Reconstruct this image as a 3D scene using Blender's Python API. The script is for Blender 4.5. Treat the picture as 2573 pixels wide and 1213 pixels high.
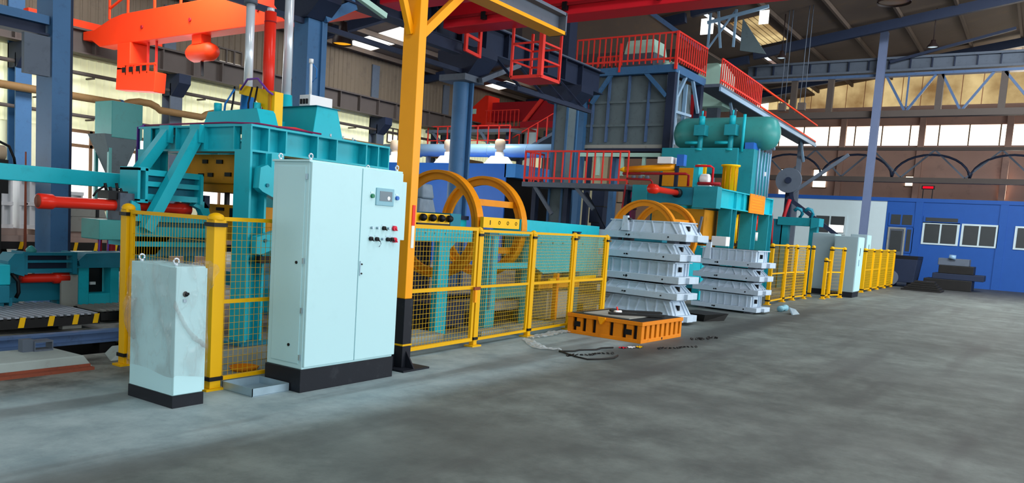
import bpy, bmesh, math, random
from mathutils import Vector, Matrix, noise
random.seed(7)
SC = bpy.context.scene
for o in list(bpy.data.objects):
    bpy.data.objects.remove(o)
COL = SC.collection

# ------------------------------------------------------------------ camera
cam = bpy.data.cameras.new('camera')
camo = bpy.data.objects.new('camera', cam)
COL.objects.link(camo)
_r = Vector((0.57839332, -0.81332557, 0.06294987))
_u = Vector((0.04341513, 0.10774861, 0.99322976))
_f = Vector((0.81460193, 0.57174448, -0.09763171))
camo.matrix_world = Matrix(((_r.x, _u.x, -_f.x, 0.0), (_r.y, _u.y, -_f.y, 0.0), (_r.z, _u.z, -_f.z, 1.65), (0, 0, 0, 1)))
cam.sensor_fit = 'HORIZONTAL'
cam.sensor_width = 36.0
cam.lens = 36.0 * 2006.69 / 2573.0
cam.shift_x = (1286.5 - 1202.0) / 2573.0
cam.shift_y = (753.449 - 606.5) / 2573.0
cam.clip_end = 400
SC.camera = camo

# ------------------------------------------------------------------ world, lights, exposure
w = bpy.data.worlds.new('daylight')
SC.world = w
w.use_nodes = True
w.node_tree.nodes['Background'].inputs[0].default_value = (0.80, 0.90, 1.0, 1)
w.node_tree.nodes['Background'].inputs[1].default_value = 1.5
SC.view_settings.view_transform = 'Standard'
SC.view_settings.look = 'None'
SC.view_settings.gamma = 1.0
SC.view_settings.use_curve_mapping = False
SC.view_settings.exposure = 0.0
SC.cycles.use_denoising = True
SC.cycles.max_bounces = 6
SC.cycles.diffuse_bounces = 3
SC.cycles.glossy_bounces = 3
SC.cycles.transparent_max_bounces = 12
SC.cycles.sample_clamp_indirect = 4.0
SC.cycles.caustics_reflective = False
SC.cycles.caustics_refractive = False


def area(name, loc, direction, sx, sy, power, col=(0.93, 0.97, 1.0)):
    l = bpy.data.lights.new(name, 'AREA')
    l.shape = 'RECTANGLE'
    l.size = sx
    l.size_y = sy
    l.energy = power
    l.color = col
    o = bpy.data.objects.new(name, l)
    COL.objects.link(o)
    o.location = loc
    o.rotation_euler = Vector(direction).to_track_quat('-Z', 'Z').to_euler()
    return o


# daylight standing in the openings of the side wall and the rear wall; roof lamps are added fill
for x, pw_ in ((-4.0, 480), (5.0, 680), (14.0, 950), (23.0, 1050), (32.0, 1000)):
    area('side_window_daylight', (x, -12.7, 4.6), (0, 1, -0.05), 7.4, 5.0, pw_)
area('rear_window_daylight', (-11.7, 0.0, 4.4), (1, 0, -0.05), 15.0, 4.6, 60)
area('rear_window_daylight', (-11.7, 17.0, 4.4), (1, 0, -0.05), 13.0, 4.6, 330)
for x in (4.0, 14.0):
    area('left_window_daylight', (x, 24.35, 2.45), (0, -1, -0.1), 8.0, 2.4, 300)
for x, pw_, tx in ((0.0, 700, 0), (9.5, 900, 0.25), (19.0, 1300, 0.5), (29.5, 3400, 0.75)):  # no opening above; lamps added and tilted to fill floor, press and office
    area('roof_fill_daylight', (x, -1.0, 11.6), (tx, 0, -1), 2.0, 9.0, pw_)
for x in (4.0, 12.0, 24.0):  # tilted fill added to brighten the cream wall
    area('roof_fill_daylight', (x, 18.5, 8.9), (0, 0.6, -1), 2.0, 5.0, 1100)
area('end_window_daylight', (49.6, 2.0, 7.85), (-1, 0, -0.12), 20.0, 0.8, 700, (1.0, 0.88, 0.70))


# ------------------------------------------------------------------ materials
def lin(c):
    return tuple(((v / 255.0) / 12.92 if v / 255.0 <= 0.04045 else ((v / 255.0 + 0.055) / 1.055) ** 2.4) for v in c) + (1.0,)


MATS = {}


def paint(name, rgb, rough=0.45, metal=0.0, var=0.10, scale=3.0, dirt=None, dirt_amt=0.0, spec=0.22, bump=0.0):
    m = bpy.data.materials.new(name)
    m.use_nodes = True
    nt = m.node_tree
    b = nt.nodes['Principled BSDF']
    tc = nt.nodes.new('ShaderNodeTexCoord')
    n = nt.nodes.new('ShaderNodeTexNoise')
    n.inputs['Scale'].default_value = scale
    n.inputs['Detail'].default_value = 5
    nt.links.new(tc.outputs['Object'], n.inputs['Vector'])
    c = lin(rgb)
    mix = nt.nodes.new('ShaderNodeMix')
    mix.data_type = 'RGBA'
    mix.inputs[6].default_value = tuple(max(0, v * (1 - var)) for v in c[:3]) + (1,)
    mix.inputs[7].default_value = tuple(min(1, v * (1 + var)) for v in c[:3]) + (1,)
    nt.links.new(n.outputs['Fac'], mix.inputs[0])
    out = mix.outputs[2]
    if dirt:
        n2 = nt.nodes.new('ShaderNodeTexNoise')
        n2.inputs['Scale'].default_value = scale * 2.3
        n2.inputs['Detail'].default_value = 8
        n2.inputs['Roughness'].default_value = 0.7
        nt.links.new(tc.outputs['Object'], n2.inputs['Vector'])
        r = nt.nodes.new('ShaderNodeMapRange')
        r.inputs[1].default_value = 0.55
        r.inputs[2].default_value = 0.75
        r.inputs[4].default_value = dirt_amt
        nt.links.new(n2.outputs['Fac'], r.inputs[0])
        mx = nt.nodes.new('ShaderNodeMix')
        mx.data_type = 'RGBA'
        mx.inputs[7].default_value = lin(dirt)
        nt.links.new(r.outputs[0], mx.inputs[0])
        nt.links.new(out, mx.inputs[6])
        out = mx.outputs[2]
    nt.links.new(out, b.inputs['Base Color'])
    b.inputs['Roughness'].default_value = rough
    b.inputs['Metallic'].default_value = metal
    b.inputs['Specular IOR Level'].default_value = spec
    if bump:
        bp = nt.nodes.new('ShaderNodeBump')
        bp.inputs['Strength'].default_value = bump
        bp.inputs['Distance'].default_value = 0.02
        nt.links.new(n.outputs['Fac'], bp.inputs['Height'])
        nt.links.new(bp.outputs[0], b.inputs['Normal'])
    MATS[name] = m
    return m


def glow(name, rgb, strength):
    m = bpy.data.materials.new(name)
    m.use_nodes = True
    nt = m.node_tree
    nt.nodes.remove(nt.nodes['Principled BSDF'])
    e = nt.nodes.new('ShaderNodeEmission')
    e.inputs[0].default_value = lin(rgb)
    e.inputs[1].default_value = strength
    nt.links.new(e.outputs[0], nt.nodes['Material Output'].inputs[0])
    MATS[name] = m
    return m


paint('teal', (28, 178, 195), 0.38, dirt=(20, 80, 95), dirt_amt=0.25)
paint('clear_film', (214, 226, 230), 0.15)
MATS['clear_film'].node_tree.nodes['Principled BSDF'].inputs['Alpha'].default_value = 0.42
paint('teal_dark', (28, 118, 140), 0.5, dirt=(25, 45, 55), dirt_amt=0.35)
paint('teal_shaded', (32, 138, 152), 0.42, dirt=(24, 86, 98), dirt_amt=0.4)  # teal darkened for the weaker light at the far press
paint('cabinet_shaded', (138, 160, 168), 0.45, var=0.04)  # cabinet colour with the grey of its shaded side put in
paint('pale_steel', (104, 118, 150), 0.5)
paint('green_teal', (58, 140, 138), 0.55, dirt=(60, 80, 75), dirt_amt=0.3)
paint('blue_steel', (62, 104, 146), 0.5, dirt=(45, 62, 85), dirt_amt=0.45)
paint('navy_steel', (34, 44, 66), 0.6, dirt=(22, 26, 36), dirt_amt=0.4)
paint('grey_steel', (88, 98, 112), 0.6, dirt=(50, 52, 58), dirt_amt=0.4)
paint('blue_rail', (74, 100, 138), 0.45, dirt=(40, 45, 55), dirt_amt=0.5)
paint('orange_red', (250, 62, 22), 0.5, var=0.06)
paint('crane_red', (214, 28, 44), 0.5, var=0.08)
paint('cylinder_red', (224, 46, 30), 0.28, var=0.06)
paint('dark_red', (150, 24, 34), 0.5)
paint('rail_red', (226, 58, 50), 0.5)
paint('mast_yellow', (244, 160, 10), 0.4, var=0.07)
paint('fence_yellow', (226, 172, 4), 0.45, var=0.07)
paint('ring_yellow', (224, 140, 16), 0.45, dirt=(130, 90, 40), dirt_amt=0.3)
paint('bright_yellow', (244, 190, 10), 0.4)
paint('ochre', (206, 138, 24), 0.55, dirt=(96, 62, 24), dirt_amt=0.5)
paint('crate_orange', (222, 130, 18), 0.55, dirt=(150, 80, 30), dirt_amt=0.4)
paint('cabinet_white', (184, 224, 230), 0.42, var=0.03, scale=1.2, dirt=(164, 200, 206), dirt_amt=0.2)
paint('plinth_black', (24, 28, 36), 0.5, dirt=(70, 76, 82), dirt_amt=0.3)
paint('black', (16, 18, 22), 0.45)
paint('rubber', (22, 22, 24), 0.7)
paint('flask_white', (186, 204, 220), 0.6, scale=4, dirt=(130, 120, 112), dirt_amt=0.4)
paint('flask_dark', (96, 100, 112), 0.7)
paint('galvanised', (158, 182, 196), 0.38, metal=0.55, var=0.2, scale=8)
paint('chrome', (214, 224, 234), 0.22, metal=0.25, var=0.02)
paint('silver_duct', (136, 170, 200), 0.35, metal=0.15, var=0.08)
paint('tank_blue', (22, 104, 205), 0.3, var=0.10)
paint('tank_roof_blue', (58, 140, 220), 0.4)
paint('hopper_grey', (92, 106, 112), 0.7, dirt=(64, 68, 68), dirt_amt=0.6)
paint('pale_green', (178, 218, 204), 0.5)
paint('office_white', (206, 226, 232), 0.6, var=0.04)
paint('office_blue', (38, 88, 168), 0.5, var=0.08)
paint('cladding', (236, 234, 196), 0.65, var=0.05, scale=0.8, dirt=(196, 186, 140), dirt_amt=0.35)
paint('cladding_upper', (112, 100, 86), 0.8, var=0.15, scale=0.7, dirt=(70, 62, 58), dirt_amt=0.5)  # browner and darker than the lower sheets
paint('cladding_brown', (172, 138, 122), 0.85, var=0.2, scale=0.6, dirt=(112, 92, 90), dirt_amt=0.5)
paint('roof_sheet', (94, 82, 74), 0.85, var=0.25, scale=0.5, dirt=(122, 98, 66), dirt_amt=0.4)
paint('pipe_brown', (134, 104, 66), 0.6, dirt=(90, 70, 50), dirt_amt=0.5)
paint('pipe_grey', (84, 76, 72), 0.6)
paint('window_brown', (122, 92, 66), 0.6)
paint('glass_dark', (66, 70, 72), 0.15)
paint('rust', (132, 70, 52), 0.8, dirt=(70, 45, 38), dirt_amt=0.6)
paint('concrete_curb', (150, 162, 160), 0.85, var=0.15, scale=4, dirt=(120, 110, 98), dirt_amt=0.4, bump=0.3)
paint('slat_grey', (160, 168, 178), 0.5, metal=0.2, dirt=(88, 90, 96), dirt_amt=0.4)
paint('sand_pink', (170, 148, 138), 0.9, var=0.15, scale=6, bump=0.4)
paint('oil_black', (30, 30, 30), 0.5, var=0.3, scale=5)
paint('pit_black', (18, 19, 20), 0.8)
paint('stone_grey', (150, 152, 146), 0.85, dirt=(110, 108, 100), dirt_amt=0.5)
paint('beige', (206, 182, 152), 0.6)
paint('cable_violet', (112, 66, 160), 0.5)
paint('cable_purple', (128, 36, 84), 0.5)
paint('hose_blue', (40, 120, 196), 0.4)
paint('screen_frame', (128, 178, 194), 0.4)
paint('screen_grey', (92, 112, 124), 0.25)
paint('button_red', (214, 34, 62), 0.35)
paint('button_green', (22, 120, 84), 0.35)
paint('button_blue', (44, 104, 190), 0.35)
paint('tape_red', (226, 40, 24), 0.4)
paint('tape_white', (226, 232, 228), 0.4)
paint('sign_orange', (244, 136, 24), 0.5)
paint('lamp_black', (40, 30, 30), 0.5)
paint('white', (232, 234, 236), 0.5)
paint('mesh_yellow', (190, 150, 14), 0.5)
paint('lamp_bronze', (120, 84, 54), 0.3)
paint('wrap_grey', (120, 140, 158), 0.3, var=0.25, scale=7, bump=0.4)
glow('daylight_pane', (255, 252, 244), 1.9)
glow('daylight_warm', (255, 246, 226), 2.6)
paint('glowing_cladding', (236, 234, 196), 0.65, var=0.05, scale=0.8, dirt=(196, 186, 140), dirt_amt=0.35)
_b = MATS['glowing_cladding'].node_tree.nodes['Principled BSDF']     # emission added to brighten the cream wall sheets
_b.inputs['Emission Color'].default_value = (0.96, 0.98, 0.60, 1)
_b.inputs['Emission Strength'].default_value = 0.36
glow('lamp_amber', (255, 176, 40), 1.0)
glow('lamp_white', (214, 234, 244), 0.9)
glow('led_red', (255, 20, 44), 1.1)


def gold_glow_mat():
    """gold glow; on the gable it stands in for the lit roof underside"""
    m = bpy.data.materials.new('gold_glow_sheet')
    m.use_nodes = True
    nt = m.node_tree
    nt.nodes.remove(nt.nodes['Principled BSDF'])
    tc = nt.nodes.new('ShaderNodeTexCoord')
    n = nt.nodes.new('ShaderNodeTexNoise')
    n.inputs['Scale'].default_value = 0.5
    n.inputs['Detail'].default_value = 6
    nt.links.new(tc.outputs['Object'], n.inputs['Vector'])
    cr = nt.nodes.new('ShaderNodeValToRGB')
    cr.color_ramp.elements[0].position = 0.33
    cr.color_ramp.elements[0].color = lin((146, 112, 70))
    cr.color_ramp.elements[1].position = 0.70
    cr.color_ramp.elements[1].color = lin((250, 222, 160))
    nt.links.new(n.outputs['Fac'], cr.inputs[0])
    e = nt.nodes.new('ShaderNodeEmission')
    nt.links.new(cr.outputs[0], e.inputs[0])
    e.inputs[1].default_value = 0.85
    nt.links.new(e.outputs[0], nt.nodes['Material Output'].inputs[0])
    MATS['gold_glow_sheet'] = m


gold_glow_mat()


def floor_mat():
    m = bpy.data.materials.new('floor_concrete')
    m.use_nodes = True
    nt = m.node_tree
    b = nt.nodes['Principled BSDF']
    tc = nt.nodes.new('ShaderNodeNewGeometry')
    sep = nt.nodes.new('ShaderNodeSeparateXYZ')
    nt.links.new(tc.outputs['Position'], sep.inputs[0])

    def noise_(scale, detail, rough=0.6):
        n = nt.nodes.new('ShaderNodeTexNoise')
        n.inputs['Scale'].default_value = scale
        n.inputs['Detail'].default_value = detail
        n.inputs['Roughness'].default_value = rough
        nt.links.new(tc.outputs['Position'], n.inputs['Vector'])
        return n.outputs['Fac']

    def rng(val, a, c, lo=0.0, hi=1.0, smooth=True):
        r = nt.nodes.new('ShaderNodeMapRange')
        if smooth:
            r.interpolation_type = 'SMOOTHSTEP'
        nt.links.new(val, r.inputs[0])
        r.inputs[1].default_value = a
        r.inputs[2].default_value = c
        r.inputs[3].default_value = lo
        r.inputs[4].default_value = hi
        return r.outputs[0]

    def mixc(fac, a, c):
        x = nt.nodes.new('ShaderNodeMix')
        x.data_type = 'RGBA'
        nt.links.new(fac, x.inputs[0])
        for i, v in ((6, a), (7, c)):
            if isinstance(v, tuple):
                x.inputs[i].default_value = v
            else:
                nt.links.new(v, x.inputs[i])
        return x.outputs[2]

    def math_(op, a, c):
        x = nt.nodes.new('ShaderNodeMath')
        x.operation = op
        for i, v in ((0, a), (1, c)):
            if isinstance(v, (int, float)):
                x.inputs[i].default_value = v
            else:
                nt.links.new(v, x.inputs[i])
        return x.outputs[0]

    big, mid, fine = noise_(0.45, 6), noise_(1.7, 8, 0.7), noise_(14, 6, 0.7)
    ywob = math_('ADD', sep.outputs[1], math_('MULTIPLY', math_('SUBTRACT', big, 0.5), 1.0))
    aisle = mixc(rng(mid, 0.3, 0.72), lin((80, 88, 86)), lin((114, 124, 120)))
    aisle = mixc(rng(big, 0.42, 0.62, 0.0, 0.5), aisle, lin((76, 82, 80)))
    apron = mixc(rng(mid, 0.3, 0.7), lin((118, 138, 143)), lin((152, 170, 173)))
    near = rng(math_('ADD', sep.outputs[0], math_('MULTIPLY', big, 3.0)), 12.4, 14.4, 1.0, 0.0)
    c = mixc(math_('MULTIPLY', rng(ywob, 4.3, 4.9), near), aisle, apron)
    oily = mixc(rng(mid, 0.35, 0.65), lin((58, 58, 54)), lin((126, 130, 124)))
    c = mixc(rng(ywob, 6.5, 7.3), c, oily)
    far = mixc(rng(mid, 0.3, 0.7), lin((52, 54, 60)), lin((84, 88, 90)))
    c = mixc(rng(math_('ADD', sep.outputs[0], math_('MULTIPLY', big, 6.0)), 32, 42, 0.0, 0.85), c, far)
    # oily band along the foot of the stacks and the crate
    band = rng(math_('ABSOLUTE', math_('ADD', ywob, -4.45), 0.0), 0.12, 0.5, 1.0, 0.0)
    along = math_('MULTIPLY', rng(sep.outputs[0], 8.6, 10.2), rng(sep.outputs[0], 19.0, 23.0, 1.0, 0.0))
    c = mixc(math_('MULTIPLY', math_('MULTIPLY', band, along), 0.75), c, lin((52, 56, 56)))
    # tyre-worn dark streaks and oil patches along the aisle
    mp = nt.nodes.new('ShaderNodeMapping')
    mp.inputs['Scale'].default_value = (0.10, 1.0, 1.0)
    mp.inputs['Rotation'].default_value = (0, 0, 0.12)
    nt.links.new(tc.outputs['Position'], mp.inputs['Vector'])
    n4 = nt.nodes.new('ShaderNodeTexNoise')
    n4.inputs['Scale'].default_value = 1.5
    n4.inputs['Detail'].default_value = 6
    nt.links.new(mp.outputs[0], n4.inputs['Vector'])
    c = mixc(rng(n4.outputs['Fac'], 0.52, 0.66, 0.0, 0.55), c, lin((72, 76, 76)))
    c = mixc(rng(fine, 0.56, 0.8, 0.0, 0.35), c, lin((60, 62, 62)))
    nt.links.new(c, b.inputs['Base Color'])
    b.inputs['Roughness'].default_value = 0.62
    b.inputs['Specular IOR Level'].default_value = 0.35
    bp = nt.nodes.new('ShaderNodeBump')
    bp.inputs['Strength'].default_value = 0.25
    bp.inputs['Distance'].default_value = 0.02
    nt.links.new(mid, bp.inputs['Height'])
    nt.links.new(bp.outputs[0], b.inputs['Normal'])
    MATS['floor_concrete'] = m


floor_mat()


def film_mat():
    m = bpy.data.materials.new('shrink_film')
    m.use_nodes = True
    nt = m.node_tree
    b = nt.nodes['Principled BSDF']
    tc = nt.nodes.new('ShaderNodeTexCoord')
    mp = nt.nodes.new('ShaderNodeMapping')
    mp.inputs['Rotation'].default_value = (0.5, 0.35, 0.3)
    mp.inputs['Scale'].default_value = (2.4, 2.4, 1.0)
    nt.links.new(tc.outputs['Object'], mp.inputs['Vector'])

    def ridge(scale, width, dist):
        n = nt.nodes.new('ShaderNodeTexNoise')
        n.inputs['Scale'].default_value = scale
        n.inputs['Detail'].default_value = 3
        n.inputs['Distortion'].default_value = dist
        nt.links.new(mp.outputs[0], n.inputs['Vector'])
        s = nt.nodes.new('ShaderNodeMath')
        s.operation = 'SUBTRACT'
        nt.links.new(n.outputs['Fac'], s.inputs[0])
        s.inputs[1].default_value = 0.5
        a = nt.nodes.new('ShaderNodeMath')
        a.operation = 'ABSOLUTE'
        nt.links.new(s.outputs[0], a.inputs[0])
        r = nt.nodes.new('ShaderNodeMapRange')
        r.inputs[1].default_value = 0.0
        r.inputs[2].default_value = width
        r.inputs[3].default_value = 1.0
        r.inputs[4].default_value = 0.0
        nt.links.new(a.outputs[0], r.inputs[0])
        return r.outputs[0], n.outputs['Fac']
    r1, f1 = ridge(1.1, 0.06, 0.6)
    r2, f2 = ridge(3.6, 0.04, 0.4)

    def mad(x, k, c):
        q = nt.nodes.new('ShaderNodeMath')
        q.operation = 'MULTIPLY_ADD'
        nt.links.new(x, q.inputs[0])
        q.inputs[1].default_value = k
        if isinstance(c, float):
            q.inputs[2].default_value = c
        else:
            nt.links.new(c, q.inputs[2])
        return q.outputs[0]
    al = mad(r1, 0.15, mad(r2, 0.09, mad(f1, 0.30, -0.04)))
    nt.links.new(al, b.inputs['Alpha'])
    b.inputs['Base Color'].default_value = lin((158, 150, 146))
    b.inputs['Roughness'].default_value = 0.12
    bp = nt.nodes.new('ShaderNodeBump')
    bp.inputs['Strength'].default_value = 0.5
    bp.inputs['Distance'].default_value = 0.02
    nt.links.new(mad(r2, 0.5, r1), bp.inputs['Height'])
    nt.links.new(bp.outputs[0], b.inputs['Normal'])
    MATS['shrink_film'] = m


film_mat()

# ------------------------------------------------------------------ mesh helpers
ORIG = {}


class MB:
    def __init__(self):
        self.v, self.f, self.s = [], [], []

    def add(self, vs, fs, smooth=False):
        k = len(self.v)
        self.v += [Vector(p) for p in vs]
        for f in fs:
            self.f.append([k + i for i in f])
            self.s.append(smooth)
        return self

    def box(self, x0, x1, y0, y1, z0, z1):
        return self.add([(x0, y0, z0), (x1, y0, z0), (x1, y1, z0), (x0, y1, z0), (x0, y0, z1), (x1, y0, z1), (x1, y1, z1), (x0, y1, z1)],
                        [(0, 3, 2, 1), (4, 5, 6, 7), (0, 1, 5, 4), (1, 2, 6, 5), (2, 3, 7, 6), (3, 0, 4, 7)])

    def hexa(self, lo, hi):
        """four bottom corners, four top corners, both counter-clockwise from above"""
        return self.add(list(lo) + list(hi), [(0, 3, 2, 1), (4, 5, 6, 7), (0, 1, 5, 4), (1, 2, 6, 5), (2, 3, 7, 6), (3, 0, 4, 7)])

    def bar(self, p, q, w_, h_, up=(0, 0, 1)):
        p, q = Vector(p), Vector(q)
        d = (q - p).normalized()
        up = Vector(up)
        if abs(d.dot(up)) > 0.98:
            up = Vector((1, 0, 0)) if abs(d.x) < 0.9 else Vector((0, 1, 0))
        s = d.cross(up).normalized()
        u = s.cross(d).normalized()
        s, u = s * w_ / 2, u * h_ / 2
        vs = [p - s - u, p + s - u, p + s + u, p - s + u, q - s - u, q + s - u, q + s + u, q - s + u]
        return self.add(vs, [(0, 1, 2, 3), (7, 6, 5, 4), (1, 0, 4, 5), (2, 1, 5, 6), (3, 2, 6, 7), (0, 3, 7, 4)])

    def cyl(self, p, q, r, n=16, r2=None, caps=True):
        p, q = Vector(p), Vector(q)
        r2 = r if r2 is None else r2
        d = (q - p).normalized()
        a = Vector((0, 0, 1)) if abs(d.z) < 0.9 else Vector((1, 0, 0))
        s = d.cross(a).normalized()
        t = d.cross(s)
        vs = []
        for i in range(n):
            c, sn = math.cos(2 * math.pi * i / n), math.sin(2 * math.pi * i / n)
            vs.append(p + (s * c + t * sn) * r)
            vs.append(q + (s * c + t * sn) * r2)
        fs = [(2 * i, 2 * i + 1, 2 * ((i + 1) % n) + 1, 2 * ((i + 1) % n)) for i in range(n)]
        self.add(vs, fs, True)
        if caps:
            k = len(self.v) - 2 * n
            self.f.append([k + 2 * i for i in range(n)])
            self.s.append(False)
            self.f.append([k + 2 * i + 1 for i in reversed(range(n))])
            self.s.append(False)
        return self

    def lathe(self, base, prof, n=20, axis='z'):
        """prof: (radius, height along the axis)"""
        base = Vector(base)
        vs, fs = [], []
        for r, h in prof:
            for i in range(n):
                a = 2 * math.pi * i / n
                c, s = r * math.cos(a), r * math.sin(a)
                vs.append(base + (Vector((c, s, h)) if axis == 'z' else Vector((h, c, s)) if axis == 'x' else Vector((s, h, c))))
        for j in range(len(prof) - 1):
            for i in range(n):
                fs.append((j * n + i, j * n + (i + 1) % n, (j + 1) * n + (i + 1) % n, (j + 1) * n + i))
        return self.add(vs, fs, True)

    def tube(self, pts, r, n=8):
        pts = [Vector(p) for p in pts]
        vs, fs = [], []
        for j, p in enumerate(pts):
            d = (pts[min(j + 1, len(pts) - 1)] - pts[max(j - 1, 0)]).normalized()
            a = Vector((0, 0, 1)) if abs(d.z) < 0.9 else Vector((1, 0, 0))
            s = d.cross(a).normalized()
            t = d.cross(s)
            for i in range(n):
                an = 2 * math.pi * i / n
                vs.append(p + (s * math.cos(an) + t * math.sin(an)) * r)
        for j in range(len(pts) - 1):
            for i in range(n):
                fs.append((j * n + i, (j + 1) * n + i, (j + 1) * n + (i + 1) % n, j * n + (i + 1) % n))
        m = len(pts) - 1
        self.add(vs, fs, True)
        k = len(self.v) - len(vs)
        self.f.append([k + i for i in range(n)])
        self.f.append([k + m * n + i for i in reversed(range(n))])
        self.s += [False, False]
        return self

    def prism(self, poly, axis, a, b):
        def P(u, v, t):
            return (t, u, v) if axis == 'x' else (u, t, v) if axis == 'y' else (u, v, t)
        n = len(poly)
        vs = [P(u, v, a) for u, v in poly] + [P(u, v, b) for u, v in poly]
        fs = [tuple(range(n)), tuple(reversed(range(n, 2 * n)))] + [(i, i + n, (i + 1) % n + n, (i + 1) % n) for i in range(n)]
        return self.add(vs, fs)

    def ibeam(self, p, q, h, w_, t=0.02, up=(0, 0, 1)):
        p, q = Vector(p), Vector(q)
        d = (q - p).normalized()
        up = Vector(up)
        s = d.cross(up).normalized()
        u = s.cross(d).normalized()
        self.bar(p + u * (h / 2 - t / 2), q + u * (h / 2 - t / 2), w_, t, u)
        self.bar(p - u * (h / 2 - t / 2), q - u * (h / 2 - t / 2), w_, t, u)
        return self.bar(p, q, t, h - 2 * t, u)

    def ring(self, c, R, r, w_, n=56):
        """wheel rim in a plane across x, width w_ along x"""
        c = Vector(c)
        vs, fs = [], []
        for i in range(n):
            a = 2 * math.pi * i / n
            y, z = math.cos(a), math.sin(a)
            for rad, x in ((R, -w_ / 2), (R, w_ / 2), (r, w_ / 2), (r, -w_ / 2)):
                vs.append(c + Vector((x, y * rad, z * rad)))
        for i in range(n):
            j = (i + 1) % n
            for k in range(4):
                fs.append((4 * i + k, 4 * j + k, 4 * j + (k + 1) % 4, 4 * i + (k + 1) % 4))
        return self.add(vs, fs)

    def grid(self, fn, nu, nv, smooth=True):
        vs = [fn(i / nu, j / nv) for j in range(nv + 1) for i in range(nu + 1)]
        fs = [(j * (nu + 1) + i, j * (nu + 1) + i + 1, (j + 1) * (nu + 1) + i + 1, (j + 1) * (nu + 1) + i) for j in range(nv) for i in range(nu)]
        return self.add(vs, fs, smooth)

    def mesh(self, name, mat, off=Vector((0, 0, 0))):
        me = bpy.data.meshes.new(name)
        me.from_pydata([tuple(p - off) for p in self.v], [], self.f)
        me.polygons.foreach_set('use_smooth', self.s)
        me.materials.append(MATS[mat])
        bm = bmesh.new()
        bm.from_mesh(me)
        bmesh.ops.recalc_face_normals(bm, faces=bm.faces)
        bm.to_mesh(me)
        bm.free()
        return me

    def build(self, name, mat, parent=None, bevel=0.0, label=None, kind=None):
        if parent is None:
            xs = [p.x for p in self.v]
            ys = [p.y for p in self.v]
            off = Vector(((min(xs) + max(xs)) / 2, (min(ys) + max(ys)) / 2, min(p.z for p in self.v)))
        else:
            off = ORIG[parent.name]
        o = bpy.data.objects.new(name, self.mesh(name, mat, off))
        COL.objects.link(o)
        if parent is None:
            o.location = off
        else:
            o.parent = parent
        ORIG[o.name] = off
        if bevel:
            md = o.modifiers.new('edge_rounding', 'BEVEL')
            md.width = bevel
            md.segments = 2
            md.limit_method = 'ANGLE'
        if label:
            o['label'] = label
        if kind:
            o['kind'] = kind
        return o


def tag(o, label=None, cat=None, group=None, kind=None):
    for k, v in (('label', label), ('category', cat), ('group', group), ('kind', kind)):
        if v:
            o[k] = v
    return o


def thing(name, label, cat, loc, group=None, rz=0.0, local=False, kind=None):
    o = bpy.data.objects.new(name, None)
    COL.objects.link(o)
    o.location = loc
    o.rotation_euler = (0, 0, rz)
    o.empty_display_size = 0.2
    ORIG[o.name] = Vector((0, 0, 0)) if local else Vector(loc)
    return tag(o, label, cat, group, kind)


def struct(name, loc, label=None):
    o = bpy.data.objects.new(name, None)
    COL.objects.link(o)
    o.location = loc
    ORIG[o.name] = Vector(loc)
    return tag(o, label, kind='structure')


def piece(name, me, parent, loc=(0, 0, 0), world=True, rot=None):
    """a part that shares mesh data ME; loc in world coordinates unless world is False"""
    o = bpy.data.objects.new(name, me)
    COL.objects.link(o)
    o.parent = parent
    o.location = Vector(loc) - (ORIG[parent.name] if world else Vector((0, 0, 0)))
    if rot:
        o.rotation_euler = rot
    ORIG[o.name] = Vector(loc)
    return o


def copy_tree(o, parent=None):
    c = o.copy()
    COL.objects.link(c)
    if parent is not None:
        c.parent = parent
    ORIG[c.name] = ORIG[o.name].copy()
    for ch in list(o.children):
        copy_tree(ch, c)
    return c


def text_obj(name, s, size, loc, rot, mat, parent, depth=0.002):
    cu = bpy.data.curves.new(name, 'FONT')
    cu.body = s
    cu.size = size
    cu.extrude = depth
    cu.align_x = 'CENTER'
    cu.align_y = 'CENTER'
    cu.materials.append(MATS[mat])
    o = bpy.data.objects.new(name, cu)
    COL.objects.link(o)
    o.parent = parent
    o.location = Vector(loc) - ORIG[parent.name]
    o.rotation_euler = rot
    return o

# ================================================================== THE SETTING
fl = MB()
for (x0, x1, y0, y1) in ((-12, 50, -13, 8.1), (-12, 50, 9.62, 25), (5.55, 50, 8.1, 9.62)):
    fl.box(x0, x1, y0, y1, -0.15, 0)
fl.build('floor', 'floor_concrete', kind='structure')
MB().box(-12, 5.55, 8.1, 9.62, -0.6, -0.5).build('floor_pit', 'pit_black', kind='structure')
pw = MB()
pw.box(-12, 5.55, 8.0, 8.1, -0.6, -0.15).box(-12, 5.55, 9.62, 9.72, -0.6, -0.15).box(5.55, 5.65, 8.0, 9.72, -0.6, -0.15)
pw.build('wall_pit', 'pit_black', kind='structure')

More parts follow.
